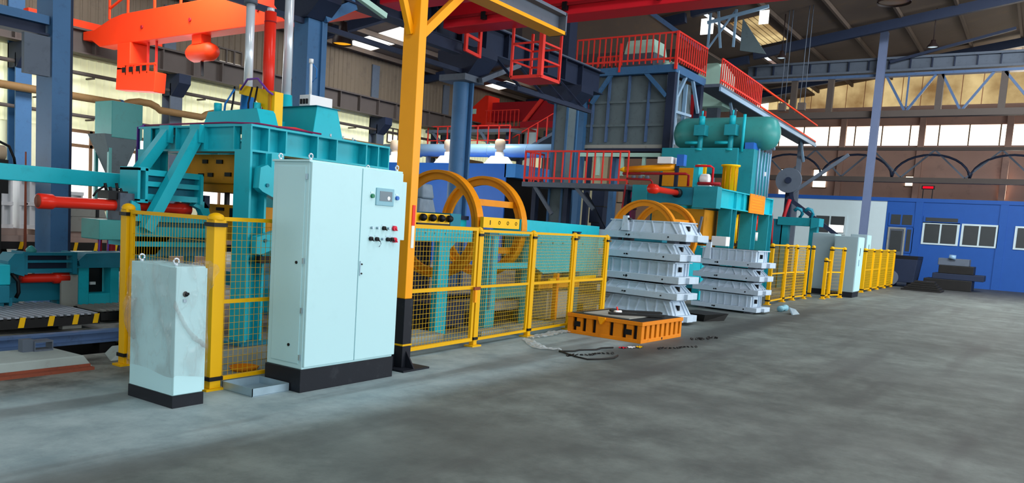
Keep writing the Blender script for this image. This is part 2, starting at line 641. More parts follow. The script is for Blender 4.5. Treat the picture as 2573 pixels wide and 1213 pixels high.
# --- left long wall (y = 25)
WY = 25.0
wl = struct('wall_left', (20, WY, 0), 'cream clad long wall with a row of bright windows')
wins = ((2.0, 8.4), (12.1, 16.15), (17.7, 21.2), (22.6, 26.1), (31.0, 38.0))
m = MB()
m.box(-12, 50, WY, WY + 0.2, 0, 1.25)
px = -12
for a, b in wins:
    m.box(px, a, WY, WY + 0.2, 1.25, 3.7)
    px = b
m.box(px, 50, WY, WY + 0.2, 1.25, 3.7)
m.build('wall_sheet', 'cladding', wl)
MB().box(-12, 50, WY, WY + 0.2, 3.7, 8.5).build('upper_sheet', 'cladding', wl)
def ribbed(z0, z1):
    pts, t = [], 0.0
    prof = ((0, 0), (0.05, 0.0), (0.08, 0.035), (0.12, 0.035), (0.15, 0.0), (0.25, 0.0))
    mm = MB()
    xs = [k * 0.25 + a for k in range(4) for a, _ in prof[:-1]] + [1.0]
    ds = [d for k in range(4) for _, d in prof[:-1]] + [0.0]
    vs = [(x, -d, z) for z in (z0, z1) for x, d in zip(xs, ds)]
    n = len(xs)
    return mm.add(vs, [(i, i + 1, n + i + 1, n + i) for i in range(n - 1)])
low = ribbed(3.72, 5.88).mesh('ribbed_sheet', 'glowing_cladding')
upp = ribbed(6.75, 8.5).mesh('ribbed_sheet', 'cladding_upper')
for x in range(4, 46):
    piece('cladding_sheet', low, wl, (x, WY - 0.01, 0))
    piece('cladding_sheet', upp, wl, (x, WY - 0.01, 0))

def window(n, a, b, z0, z1, transom, mull):
    wn = struct('window_%d' % n, ((a + b) / 2, WY, z0))
    f = MB()
    for z in (z0 + 0.03, transom, z1 - 0.03):
        f.box(a, b, WY - 0.03, WY + 0.12, z - 0.05, z + 0.05)
    for x in mull:
        f.box(x - 0.045, x + 0.045, WY - 0.03, WY + 0.12, z0, z1)
    f.build('window_frame', 'window_brown', wn)
    cuts = sorted(mull)
    pane = {}
    for x, x2 in zip(cuts, cuts[1:]):
        for zz0, zz1 in ((z0 + 0.08, transom - 0.05), (transom + 0.05, z1 - 0.08)):
            MB().box(x + 0.045, x2 - 0.045, WY + 0.03, WY + 0.05, zz0, zz1).build('window_pane', 'daylight_pane', wn)

k = 1
for (a, b) in wins:
    n = max(2, round((b - a) / 0.85))
    window(k, a, b, 1.25, 3.7, 3.22, [a + 0.05 + (b - a - 0.1) * i / n for i in range(n + 1)])
    k += 1
# clerestory lights above the crane rail on the far part of the long wall
for (a, b, z0, z1) in ((18.35, 19.35, 6.5, 7.25), (27.5, 28.6, 5.0, 5.6)):
    wn = struct('window_%d' % k, ((a + b) / 2, WY - 0.05, z0))
    f = MB()
    f.box(a, b, WY - 0.1, WY - 0.05, z0 - 0.05, z0).box(a, b, WY - 0.1, WY - 0.05, z1, z1 + 0.05)
    for i in range(4):
        x = a + (b - a) * i / 3
        f.box(x - 0.025, x + 0.025, WY - 0.1, WY - 0.05, z0, z1)
    f.build('window_frame', 'pipe_grey', wn)
    MB().box(a, b, WY - 0.055, WY - 0.05, z0 + 0.05, z0 + 0.32).build('window_pane', 'daylight_pane', wn)
    k += 1

# --- right long wall, rear wall: openings carry the daylight lamps
for nm, horizontal in (('wall_right', True), ('wall_rear', False)):
    m = MB()
    if horizontal:
        m.box(-12, 50, -13.2, -13, 0, 1.6).box(-12, 50, -13.2, -13, 7.4, 10.6)
        for x in (-12, -8.2, 0.2, 1.0, 9.2, 10.0, 18.2, 19.0, 27.2, 28.0, 36.2):
            m.box(x, x + 0.6 if x != 36.2 else 50, -13.2, -13, 1.6, 7.4)
    else:
        m.box(-12.2, -12, -13, 25, 0, 1.6).box(-12.2, -12, -13, 25, 7.2, 12.3)
        for a, b in ((-13, -8), (8, 10), (24, 25)):
            m.box(-12.2, -12, a, b, 1.6, 7.2)
    m.build(nm, 'cladding', kind='structure')

# --- far gable wall (x = 50)
EX = 50.0
we = struct('wall_far', (EX, 5, 0), 'brown clad gable wall with a bright ribbon window')
m = MB()
m.box(EX, EX + 0.2, -13, 25, 0, 7.3).box(EX, EX + 0.2, -13, 25, 8.4, 9.0)
m.box(EX, EX + 0.2, 15.2, 25, 7.3, 8.4)
m.build('wall_sheet', 'cladding_brown', we)
MB().box(EX + 0.05, EX + 0.2, -13, 25, 9.0, 12.4).build('gable_sheet', 'cladding_brown', we)
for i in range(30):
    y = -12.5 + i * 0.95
    MB().box(EX - 0.02, EX + 0.04, y, y + 0.9, 9.42, 11.25 + 0.2 * math.sin(i)).build('gable_glow_panel', 'gold_glow_sheet', we)  # panel glow stands in for light on the roof underside
MB().box(EX - 0.35, EX, -13, 25, 8.85, 9.4).build('gable_beam', 'cladding_brown', we)
for y in (14.2, 10.2, 6.2, 2.2, -1.8, -5.8, -9.8):
    MB().box(EX - 0.25, EX, y - 0.15, y + 0.15, 0, 9.0).build('gable_post', 'cladding_brown', we)
wn = struct('window_%d' % k, (EX, 2, 7.4), 'ribbon of bright windows high on the far gable wall')
k += 1
f = MB()
ys = [15.2 - 1.4 * i for i in range(21)]
for y in ys:
    f.box(EX - 0.02, EX + 0.1, y - 0.03, y + 0.03, 7.3, 8.4)
f.build('window_frame', 'window_brown', wn)
for y in ys[:-1]:
    MB().box(EX + 0.05, EX + 0.08, y - 1.37, y - 0.03, 7.32, 8.38).build('window_pane', 'daylight_warm', wn)
MB().box(EX - 0.04, EX - 0.02, 14.6, 16.7, 9.42, 10.5).build('window_pane', 'daylight_warm', wn)
for (y0, y1, z0, z1) in ((10.9, 11.6, 4.9, 5.9), (6.4, 6.75, 5.1, 5.6), (12.6, 13.5, 4.4, 5.9)):
    wn = struct('window_%d' % k, (EX, y0, z0))
    k += 1
    MB().box(EX - 0.06, EX - 0.03, y0, y1, z0, z1).build('window_pane', 'daylight_warm', wn)
    f = MB()
    f.box(EX - 0.08, EX - 0.02, y0 - 0.06, y1 + 0.06, z1, z1 + 0.06).box(EX - 0.08, EX - 0.02, y0 - 0.06, y1 + 0.06, z0 - 0.06, z0)
    f.build('window_frame', 'window_brown', wn)

# --- roof: two bays with purlins
ce = struct('ceiling', (20, 5, 10), 'dark corrugated roof over the two bays')
def roof_z(y):
    return 10.2 - (y - 12) * 0.131 if y > 12 else 12.3 - abs(y) * 0.15
m = MB()
ysr = (25.2, 24.6, 19.2, 12.0, 0.0, -13.2)
sk = (( -6, -4.6), (8.5, 10), (24.0, 25.6), (34, 35.4))  # strips besides the visible one are added for their light
for y0, y1 in zip(ysr, ysr[1:]):
    xs = [-12]
    if y0 == 24.6:
        for a, b in sk:
            xs += [a, b]
    xs.append(50.2)
    for i in range(0, len(xs), 2):
        a, b = xs[i], xs[i + 1]
        za, zb = roof_z(y0), roof_z(y1)
        if y1 == 12.0:
            zb = 10.2
        if y0 == 12.0:
            za = 10.5
        m.hexa([(a, y1, zb), (b, y1, zb), (b, y0, za), (a, y0, za)], [(a, y1, zb + 0.1), (b, y1, zb + 0.1), (b, y0, za + 0.1), (a, y0, za + 0.1)])
m.build('roof_sheet', 'roof_sheet', ce)
for a, b in sk:
    for i in range(4):
        y0, y1 = 24.6 - i * 1.35, 24.6 - (i + 1) * 1.35 + 0.06
        m = MB()
        m.add([(a, y0, roof_z(y0) + 0.03), (b, y0, roof_z(y0) + 0.03), (b, y1, roof_z(y1) + 0.03), (a, y1, roof_z(y1) + 0.03)], [(0, 1, 2, 3)])
        m.build('roof_light_or_added_pane', 'daylight_pane', ce)
for i in range(6):
    y0, y1 = 11.85 - i * 0.22, 11.85 - (i + 1) * 0.22 + 0.03
    MB().add([(33.6, y0, roof_z(y0) - 0.03), (38.0, y0, roof_z(y0) - 0.03), (38.0, y1, roof_z(y1) - 0.03), (33.6, y1, roof_z(y1) - 0.03)], [(0, 1, 2, 3)]).build('roof_light_or_added_pane', 'gold_glow_sheet', ce)
pm = MB().box(-12, 50, -0.05, 0.05, -0.18, 0).mesh('purlin', 'roof_sheet')
for y in [-12, -10, -8, -6, -4, -2, 0.05, 2, 4, 6, 8, 10, 11.8, 13.5, 15.3, 17.1, 18.9, 20.7, 22.5, 24.3]:
    piece('purlin', pm, ce, (0, y, roof_z(y) - 0.02))
for x in (-2, 6.5, 14, 22, 30, 38, 46):
    m = MB()
    m.bar((x, 12.0, 10.1), (x, 0, 11.95), 0.22, 0.4).bar((x, 0, 11.95), (x, -13, 10.1), 0.22, 0.4).bar((x, 12.2, 9.9), (x, 25, 8.2), 0.22, 0.36)
    m.build('rafter', 'navy_steel', ce)

# ================================================================== STEELWORK
def h_col(m, x, y, wx, wy, z0, z1, t=0.03, web_x=True):
    """H section: flanges face x when web_x, else y"""
    if web_x:
        m[0].box(x, x + t, y, y + wy, z0, z1)
        m[1].box(x + wx - t, x + wx, y, y + wy, z0, z1)
        m[2].box(x + t, x + wx - t, y + wy / 2 - t / 2, y + wy / 2 + t / 2, z0, z1)
    else:
        m[0].box(x, x + wx, y, y + t, z0, z1)
        m[1].box(x, x + wx, y + wy - t, y + wy, z0, z1)
        m[2].box(x + wx / 2 - t / 2, x + wx / 2 + t / 2, y + t, y + wy - t, z0, z1)

def steel_column(x, y, wx, wy, h, label, mat='blue_steel', boxed=False, base=True, bracket=None):
    t = thing('steel_column', label, 'column', (x + wx / 2, y + wy / 2, 0), 'crane runway columns', kind='thing')
    if boxed:
        MB().box(x, x + wx, y, y + wy, 0, h).build('shaft', mat, t)
    else:
        ms = [MB(), MB(), MB()]
        h_col(ms, x, y, wx, wy, 0, h)
        ms[0].build('flange', mat, t)
        ms[1].build('flange', mat, t)
        ms[2].build('web', mat, t)
    if base:
        MB().box(x - 0.1, x + wx + 0.1, y - 0.1, y + wy + 0.1, 0, 0.03).build('base_plate', mat, t)
    if bracket:
        d, zz = bracket
        MB().prism([(y + d[0], zz), (y + d[1], zz), (y + d[1], zz + 0.35), (y + d[0] - 0.35, zz + 0.35)], 'x', x, x + wx).build('bracket', mat, t)
    return t

c1 = steel_column(6.0, 12.0, 0.26, 0.46, 5.83, 'thick blue steel column nearest the camera, behind the red pushing cylinder', boxed=True)
MB().box(6.26, 6.3, 12.0, 12.46, 0, 5.83).build('flange_edge', 'navy_steel', c1)
m = MB().box(5.62, 5.98, 12.02, 12.1, 3.34, 3.9)
m.build('cable_duct', 'grey_steel', c1)
c2 = steel_column(10.84, 12.0, 0.5, 0.4, 5.83, 'blue steel column behind the chrome guide rods of the near press', boxed=True)
MB().box(11.16, 11.2, 11.95, 12.0, 0, 5.33).build('flange_edge', 'blue_steel', c2)
c3 = thing('steel_column', 'rounded blue steel column behind the two big yellow rings', 'column', (15.9, 12.3, 0), 'crane runway columns', kind='thing')
MB().lathe((16.2, 12.3, 0), [(0.2, 0), (0.2, 5.2)], 20).build('shaft', 'blue_steel', c3)
m = MB().box(16.3, 16.36, 12.02, 12.3, 0, 5.2)
m.build('flange', 'blue_steel', c3)
MB().box(15.8, 16.6, 11.9, 12.7, 5.05, 5.2).build('cap_plate', 'grey_steel', c3)
c4 = steel_column(21.2, 12.05, 0.55, 0.45, 5.83, 'grey-blue steel column rising through the railed platform', mat='hopper_grey', boxed=True)
for y in (12.02, 12.46):
    MB().box(21.17, 21.2, y, y + 0.07, 0, 5.33).build('flange_edge', 'blue_steel', c4)
MB().box(21.7, 21.78, 12.0, 12.05, 0, 5.33).build('flange_edge', 'blue_steel', c4)
MB().box(21.25, 21.7, 12.22, 12.5, 5.83, 10.0).build('upper_shaft', 'navy_steel', c4)
MB().prism([(11.6, 5.83), (13.0, 5.83), (13.0, 5.63), (12.7, 5.33), (11.95, 5.33), (11.6, 5.63)], 'x', 21.1, 21.85).build('bracket', 'navy_steel', c4)
for o_, x in ((c1, 6.0), (c2, 10.8), (c3, 16.0)):
    MB().prism([(11.6, 5.83), (12.9, 5.83), (12.9, 5.63), (12.6, 5.33 if x < 15 else 5.2), (11.95, 5.33 if x < 15 else 5.2), (11.6, 5.63)], 'x', x - 0.05, x + 0.5 + 0.2 * (x > 15)).build('bracket', 'navy_steel', o_)

# runway girder along the columns
rw = thing('crane_runway_girder', 'dark navy crane runway girder on the row of blue columns', 'girder', (13, 12.2, 5.83))
MB().box(-4, 22.9, 11.98, 12.02, 5.86, 6.47).build('web', 'navy_steel', rw)
MB().box(-4, 22.9, 11.8, 12.2, 6.47, 6.5).build('flange', 'navy_steel', rw)
MB().box(-4, 22.9, 11.8, 12.2, 5.83, 5.86).build('flange', 'navy_steel', rw)
MB().box(-4, 22.9, 11.96, 12.04, 6.5, 6.6).build('rail', 'grey_steel', rw)
st = MB().box(-0.015, 0.015, -0.18, -0.02, 0, 0.61).mesh('stiffener', 'navy_steel')
for i in range(26):
    piece('stiffener', st, rw, (-3.5 + i * 1.0, 12.0, 5.86))
cw = thing('crane_walkway', 'dark steel walkway and tie beams hanging beside the runway girder', 'walkway', (13, 11.2, 4.9))
m = MB()
m.bar((16.7, 11.0, 4.95), (20.6, 11.0, 4.95), 0.1, 0.1)
m.build('tie_beam', 'navy_steel', cw)
m = MB()
m.bar((16.7, 11.45, 5.1), (20.8, 11.45, 5.1), 0.3, 0.06)
m.build('floor_plate', 'navy_steel', cw)
MB().bar((6.4, 12.15, 5.28), (16.0, 12.15, 5.28), 0.08, 0.10).build('tie_beam', 'navy_steel', cw)
MB().bar((16.4, 12.15, 5.28), (21.1, 12.15, 5.28), 0.08, 0.10).build('tie_beam', 'navy_steel', cw)
for i in range(4):
    x = 17 + i * 1.1
    MB().bar((x, 11.0, 4.95), (x, 11.9, 5.83), 0.06, 0.06).build('hanger', 'navy_steel', cw)
MB().bar((13.9, 11.68, 5.62), (15.2, 11.68, 5.62), 0.2, 0.24).build('conductor_box', 'navy_steel', cw)
MB().bar((11.15, 11.9, 5.4), (11.95, 11.9, 5.84), 0.1, 0.2).build('knee_brace', 'blue_steel', cw)
MB().bar((11.0, 11.0, 5.72), (11.9, 11.0, 5.52), 0.1, 0.1).build('cable_trough', 'pale_green', cw)
MB().bar((16.3, 11.8, 5.1), (18.0, 11.8, 5.8), 0.12, 0.12).build('knee_brace', 'grey_steel', cw)
# light tie beam to the left of the first column
tb = thing('tie_beam', 'pale blue tie beam running left from the near blue column', 'beam', (3, 12.2, 3.9))
MB().box(-2, 5.98, 12.05, 12.3, 4.08, 4.2).build('top_flange', 'blue_steel', tb)
MB().box(-2, 5.98, 12.16, 12.2, 3.95, 4.08).build('web', 'navy_steel', tb)
MB().box(-2, 5.98, 12.05, 12.3, 3.92, 3.95).build('bottom_flange', 'navy_steel', tb)

# runway, columns and pipes on the long wall
rl = thing('crane_runway_girder', 'brown-grey crane runway girder along the cream wall', 'girder', (18, 24.3, 5.9))
MB().box(2, 46, 24.28, 24.32, 5.92, 6.6).build('web', 'pipe_grey', rl)
MB().box(2, 46, 24.1, 24.5, 6.58, 6.64).build('flange', 'pipe_grey', rl)
MB().box(2, 46, 24.1, 24.5, 5.9, 5.94).build('flange', 'pipe_grey', rl)
st = MB().box(-0.02, 0.02, -0.18, -0.02, 0, 0.64).mesh('stiffener', 'pipe_grey')
for i in range(34):
    piece('stiffener', st, rl, (3 + i * 1.15, 24.3, 5.94))
for i, (x, lab) in enumerate(((11.2, 'blue wall column left of the near blue column'), (16.15, 'dark wall column below the orange crane cab'), (21.4, 'dark wall column behind the chrome guide rods'),
                              (26.3, 'dark wall column behind the yellow mast, under the roof lights'), (31.4, 'dark wall column at the far end of the cream wall'))):
    t = thing('wall_column', lab, 'column', (x + 0.25, 24.6, 0), 'columns along the cream wall', kind='thing')
    mt = 'blue_steel' if i == 0 else 'grey_steel'
    MB().box(x, x + 0.45, 24.45, 24.5, 0, 5.6).build('flange', mt, t)
    MB().box(x, x + 0.45, 24.88, 24.94, 0, 8.2).build('flange', mt, t)
    MB().box(x + 0.2, x + 0.25, 24.5, 24.9, 0, 5.6).build('web', mt, t)
    MB().prism([(24.0, 5.9), (24.94, 5.9), (24.94, 5.2), (24.4, 5.2), (24.0, 5.6)], 'x', x, x + 0.45).build('bracket', 'navy_steel', t)
pp = thing('overhead_pipe', 'thick brown insulated pipe with two raised loops along the cream wall', 'pipe', (15, 24.2, 4.6))
def bump(x0, x1, h):
    return [(x0, 24.2, 4.62), (x0 + 0.2, 24.2, 4.62 + h * 0.55), (x0 + 0.5, 24.2, 4.62 + h), (x1 - 0.35, 24.2, 4.62 + h), (x1 - 0.1, 24.2, 4.62 + h * 0.5), (x1, 24.2, 4.62)]
MB().tube([(2, 24.2, 4.62)] + bump(14.35, 15.6, 0.16) + bump(17.2, 18.6, 0.22) + [(34, 24.2, 4.62)], 0.115, 10).build('pipe_run', 'pipe_brown', pp)
for x in (6.5, 11.9, 14.2, 19.8, 24.6):
    MB().cyl((x, 24.2, 4.62), (x + 0.09, 24.2, 4.62), 0.13, 14).build('pipe_clamp', 'blue_steel', pp)
    MB().box(x, x + 0.06, 24.2, 24.94, 4.46, 4.5).build('pipe_bracket', 'pipe_grey', pp)
for z, r, lab in ((5.37, 0.06, 'thin grey pipe high on the cream wall, above the thick brown pipe'), (4.1, 0.055, 'thin grey pipe on the cream wall just above the windows')):
    t = thing('overhead_pipe', lab, 'pipe', (17, 24.55, z))
    MB().cyl((2, 24.55, z), (34, 24.55, z), r, 10).build('pipe_run', 'pipe_grey', t)
    for x in (5, 9, 13.5, 17.5, 21, 25, 29):
        MB().box(x, x + 0.06, 24.5, 24.94, z - r - 0.05, z - r).build('pipe_bracket', 'pipe_grey', t)
t = thing('wall_fan', 'small black motor unit hanging from the thin pipe above the windows', 'fan', (14.4, 24.5, 3.9))
MB().lathe((14.15, 24.42, 4.06), [(0.02, 0), (0.07, 0.02), (0.07, 0.2), (0.16, 0.24), (0.17, 0.42), (0.06, 0.5), (0.06, 0.66), (0.0, 0.67)], 14, 'x').build('motor', 'black', t)
MB().bar((14.75, 24.45, 4.05), (14.86, 24.5, 3.7), 0.04, 0.04).build('cord', 'black', t)
t = thing('hanging_hook', 'short black hook hanging from the thin pipe above the windows', 'hook', (13.9, 24.5, 3.6))
MB().bar((13.9, 24.5, 4.05), (13.9, 24.5, 3.75), 0.06, 0.06).tube([(13.9, 24.5, 3.75), (13.93, 24.5, 3.66), (13.9, 24.5, 3.6), (13.87, 24.5, 3.64)], 0.02, 6).build('hook_stem', 'black', t)

# ================================================================== OVERHEAD CRANES
oc = thing('overhead_crane', 'bright orange-red overhead travelling crane reaching to the cream wall', 'crane', (13.2, 18, 6.05))
g = MB()
prof = [(12.4, 6.05), (21.3, 6.05), (23.3, 6.05), (23.7, 6.25), (24.2, 6.3), (24.2, 6.55), (23.6, 6.55), (22.7, 6.8), (22.1, 6.88), (12.4, 6.92)]
g.prism(prof, 'x', 13.0, 13.5)
g.build('girder', 'orange_red', oc, bevel=0.02)
MB().box(11.4, 15.6, 24.15, 24.45, 6.64, 6.86).build('end_truck', 'orange_red', oc)
MB().box(11.6, 15.2, 12.02, 12.3, 6.6, 6.85).build('end_truck', 'orange_red', oc)
r = MB()
for i, y in enumerate((22.85, 21.9, 20.6, 19.4, 18.2, 17.0, 15.8, 14.6, 13.4)):
    r = MB().bar((13.05, y, 6.8), (13.05, y, 7.35), 0.05, 0.05)
    r.build('guard_post', 'orange_red', oc)
MB().bar((13.05, 22.85, 7.1), (13.05, 21.9, 7.42), 0.05, 0.05).bar((13.05, 21.9, 7.42), (13.05, 12.6, 7.42), 0.05, 0.05).build('guard_rail', 'orange_red', oc)
cab = MB().box(12.95, 13.55, 21.6, 22.25, 5.3, 6.05)
cab.prism([(20.34, 5.16), (22.25, 5.4), (22.3, 4.76), (20.4, 4.62)], 'x', 12.95, 13.3)
cb = cab.build('operator_cab', 'orange_red', oc, bevel=0.02)
for y in (21.8, 21.45, 21.1, 20.75, 20.4):
    MB().bar((12.97, y, 5.15), (12.97, y, 5.42), 0.04, 0.04).build('cab_post', 'orange_red', cb)
MB().bar((12.97, 21.9, 5.44), (12.97, 20.34, 5.38), 0.05, 0.05).build('cab_rail', 'orange_red', cb)
for y in (21.1, 20.7):
    MB().bar((13.2, y, 5.2), (13.2, y, 6.05), 0.05, 0.05).build('cab_hanger', 'rail_red', cb)
for y in (21.9, 21.55, 21.2, 20.9):
    MB().box(12.935, 12.95, y - 0.12, y + 0.06, 5.22, 5.36).build('cab_opening_or_gap_shade', 'black', cb)  # black squares stand in for the shaded gaps between the posts
h = MB().lathe((13.25, 18.15, 5.62), [(0.0, 0), (0.16, 0.02), (0.24, 0.2), (0.24, 0.9), (0.16, 1.08), (0.0, 1.1)], 14, 'y')
ho = h.build('hoist', 'orange_red', oc)
MB().box(13.1, 13.4, 18.55, 18.95, 5.82, 6.05).build('trolley', 'orange_red', ho)
MB().bar((13.25, 18.7, 5.4), (13.2, 18.6, 5.0), 0.07, 0.07).build('hook', 'black', ho)
for y in (16.2, 18.9, 21.1):
    MB().cyl((12.97, y, 6.42), (13.0, y, 6.42), 0.05, 10).build('bolt', 'dark_red', oc)

rc = thing('overhead_crane', 'crimson twin girder overhead crane crossing the near bay under the roof', 'crane', (14.2, 3, 5.95))
for x in (14.4, 12.3):
    gd = MB().box(x, x + 0.6, -11.5, 11.55, 5.9, 6.9).build('girder', 'crane_red', rc, bevel=0.02)
    MB().box(x - 0.04, x + 0.64, -11.5, 11.55, 6.9, 6.95).build('top_flange', 'crane_red', gd)
    MB().box(x + 0.61, x + 0.66, -11.5, 11.55, 5.95, 6.02).build('cable_tray', 'dark_red', gd)
MB().bar((14.36, -11, 6.1), (14.36, 11.4, 6.1), 0.04, 0.06).build('festoon_rail', 'dark_red', rc)
for i in range(9):
    y = 10.4 - i * 2.0
    MB().box(14.3, 14.42, y - 0.05, y + 0.05, 5.98, 6.14).build('festoon_trolley', 'black', rc)
MB().box(11.9, 15.4, 11.5, 11.98, 6.6, 6.9).build('end_truck', 'crane_red', rc)
b = MB()
b.bar((15.0, 11.35, 5.55), (15.6, 11.35, 5.5), 0.05, 0.07).bar((15.0, 11.35, 5.9), (15.6, 11.35, 5.85), 0.05, 0.06)
b.bar((15.03, 11.35, 5.52), (15.03, 11.35, 6.15), 0.06, 0.09).bar((15.57, 11.35, 5.47), (15.57, 11.35, 6.1), 0.06, 0.09)
b.build('buffer_frame', 'rail_red', rc)
cg = MB()
x0, x1, y0, y1, z0, z1 = 14.95, 15.75, 9.25, 10.0, 4.84, 5.95
cg.box(x0, x1, y0, y1, z0 - 0.03, z0 + 0.01)
cgo = cg.build('maintenance_basket', 'rail_red', rc)
for (x, y) in ((x0, y0), (x1, y0), (x0, y1), (x1, y1)):
    wdt = 0.1 if (x, y) == (x0, y0) else 0.05
    MB().bar((x, y, z0), (x, y, z1), wdt, wdt).build('basket_post', 'rail_red', cgo)
for z in (z0 + 0.36, z0 + 0.72):
    MB().bar((x0, y0, z), (x1, y0, z), 0.03, 0.04).bar((x0, y0, z), (x0, y1, z), 0.03, 0.04).bar((x1, y0, z), (x1, y1, z), 0.03, 0.04).bar((x0, y1, z), (x1, y1, z), 0.03, 0.04).build('basket_rail', 'rail_red', cgo)
MB().bar((x0, y0, z0), (x1, y0, z0), 0.05, 0.07).bar((x0, y0, z0), (x0, y1, z0), 0.05, 0.07).build('basket_edge', 'rail_red', cgo)

fc = thing('overhead_crane', 'dark red crane with hanging cab at the far end of the left bay', 'crane', (34.5, 18, 6.2))
MB().box(34, 34.6, 12.6, 24.2, 6.75, 7.7).build('girder', 'dark_red', fc)
MB().box(33.2, 33.7, 12.6, 21.5, 6.3, 6.6).build('walkway_beam', 'dark_red', fc)
cbm = MB().prism([(23.75, 6.45), (24.95, 6.42), (24.9, 7.3), (23.95, 8.0), (23.75, 8.0)], 'x', 33.6, 34.6).build('operator_cab', 'cylinder_red', fc)
MB().box(33.56, 33.6, 24.45, 24.7, 7.1, 7.35).build('cab_opening_or_gap_shade', 'pale_green', cbm)
MB().box(33.3, 34.9, 21.6, 24.95, 6.3, 6.4).build('cab_platform', 'dark_red', fc)
s = MB().bar((33.8, 21.8, 6.5), (33.8, 20.4, 8.1), 0.1, 0.16)
s.build('stair_stringer', 'rail_red', fc)
for i in range(9):
    y = 21.7 + i * 0.24
    MB().bar((33.35, y, 6.4), (33.35, y, 7.2), 0.03, 0.03).build('guard_post', 'rail_red', fc)
MB().bar((33.35, 21.7, 7.2), (33.35, 23.7, 7.2), 0.04, 0.04).build('guard_rail', 'rail_red', fc)

# ================================================================== YELLOW JIB CRANE
jc = thing('jib_crane', 'tall yellow jib crane mast with black foot beside the big white cabinet', 'crane', (6.62, 5.68, 0))
mx0, mx1, my0, my1 = 6.56, 6.68, 5.57, 5.79
MB().box(mx0, mx1, my0, my1, 0.77, 5.2).build('mast', 'mast_yellow', jc, bevel=0.006)
MB().box(mx0 - 0.01, mx1 + 0.01, my0 - 0.01, my1 + 0.01, 0.02, 0.77).build('mast_foot', 'plinth_black', jc, bevel=0.004)
MB().box(mx0 - 0.015, mx1 + 0.015, my0 - 0.015, my1 + 0.015, 0.255, 0.275).build('foot_band', 'fence_yellow', jc)
MB().box(6.42, 6.86, 5.42, 5.94, 0, 0.02).build('base_plate', 'plinth_black', jc)
for x, y, dx, dy in ((6.62, 5.56, 0, -1), (6.69, 5.68, 1, 0), (6.55, 5.68, -1, 0)):
    if dx:
        MB().prism([(x, 0.02), (x + dx * 0.12, 0.02), (x, 0.2)], 'y', y - 0.01, y + 0.01).build('foot_gusset', 'plinth_black', jc)
    else:
        MB().prism([(y, 0.02), (y + dy * 0.12, 0.02), (y, 0.2)], 'x', x - 0.01, x + 0.01).build('foot_gusset', 'plinth_black', jc)
MB().box(6.60, 6.645, 5.562, 5.57, 1.56, 1.78).build('warning_tape', 'tape_red', jc)
MB().box(6.60, 6.645, 5.562, 5.57, 1.32, 1.56).build('warning_tape', 'tape_white', jc)
ja = MB().box(5.6, 9.55, 5.66, 5.69, 4.24, 4.47)
ja.build('jib_web', 'grey_steel', jc)
MB().box(5.6, 9.55, 5.55, 5.79, 4.20, 4.245).build('jib_bottom_flange', 'mast_yellow', jc)
MB().box(5.6, 9.55, 5.55, 5.79, 4.45, 4.49).build('jib_top_flange', 'grey_steel', jc)
MB().box(9.53, 9.56, 5.55, 5.79, 4.2, 4.49).build('jib_end_plate', 'grey_steel', jc)
MB().bar((6.68, 5.68, 3.56), (7.44, 5.68, 4.22), 0.07, 0.09).build('brace', 'mast_yellow', jc)
MB().bar((6.56, 5.69, 3.57), (6.26, 5.69, 4.22), 0.06, 0.07).build('brace', 'mast_yellow', jc)

# ================================================================== CONTROL CABINETS
bc = thing('control_cabinet', 'tall pale two-door control cabinet with touch screen standing against the mesh fence', 'cabinet', (5.56, 5.62, 0))
MB().box(4.95, 6.18, 5.385, 5.86, 0.21, 2.08).build('body', 'cabinet_white', bc, bevel=0.006)
MB().box(4.935, 6.195, 5.375, 5.87, 2.08, 2.1).build('top_plate', 'cabinet_white', bc, bevel=0.004)
MB().box(4.93, 6.19, 5.375, 5.86, 0.0, 0.21).build('plinth', 'plinth_black', bc, bevel=0.004)
d1 = MB().box(4.955, 5.592, 5.358, 5.385, 0.235, 2.08).build('door', 'cabinet_white', bc, bevel=0.005)
d2 = MB().box(5.602, 6.185, 5.358, 5.385, 0.235, 2.08).build('door', 'cabinet_white', bc, bevel=0.005)
MB().box(5.612, 5.622, 5.35, 5.358, 1.06, 1.2).build('door_lock', 'galvanised', d2)
for z in (1.08, 1.17):
    MB().cyl((5.635, 5.345, z), (5.635, 5.358, z), 0.008, 10).build('key_hole', 'black', d2)
MB().box(6.195, 6.27, 5.38, 5.82, 1.41, 2.0).build('side_box', 'cabinet_white', bc, bevel=0.004)
MB().box(4.944, 4.95, 5.43, 5.80, 0.26, 2.04).build('side_panel', 'cabinet_white', bc, bevel=0.002)
for z in (1.95, 1.20, 0.75, 0.32):
    MB().box(4.936, 4.945, 5.40, 5.42, z - 0.025, z + 0.025).build('hinge', 'galvanised', bc)
for (y, z) in ((5.50, 1.18), (5.56, 0.42)):
    MB().cyl((4.936, y, z), (4.945, y, z), 0.014, 10).build('panel_screw', 'black', bc)
def eye(parent, x, y, z, r=0.022):
    pts = [(x + r * math.cos(a), y, z + r + 0.012 + r * math.sin(a)) for a in [2 * math.pi * i / 14 for i in range(15)]]
    MB().tube(pts, 0.007, 6).cyl((x, y, z), (x, y, z + 0.016), 0.014, 10).build('eye_bolt', 'chrome', parent)
for x in (4.99, 6.15):
    for y in (5.42, 5.82):
        eye(bc, x, y, 2.1)
sf = MB().box(5.79, 6.045, 5.346, 5.358, 1.745, 1.915).build('touch_screen', 'screen_frame', bc, bevel=0.004)
MB().box(5.835, 6.015, 5.343, 5.347, 1.79, 1.885).build('display', 'screen_grey', sf)
MB().cyl((5.965, 5.342, 1.82), (5.965, 5.344, 1.82), 0.02, 16).build('display_icon', 'white', sf)
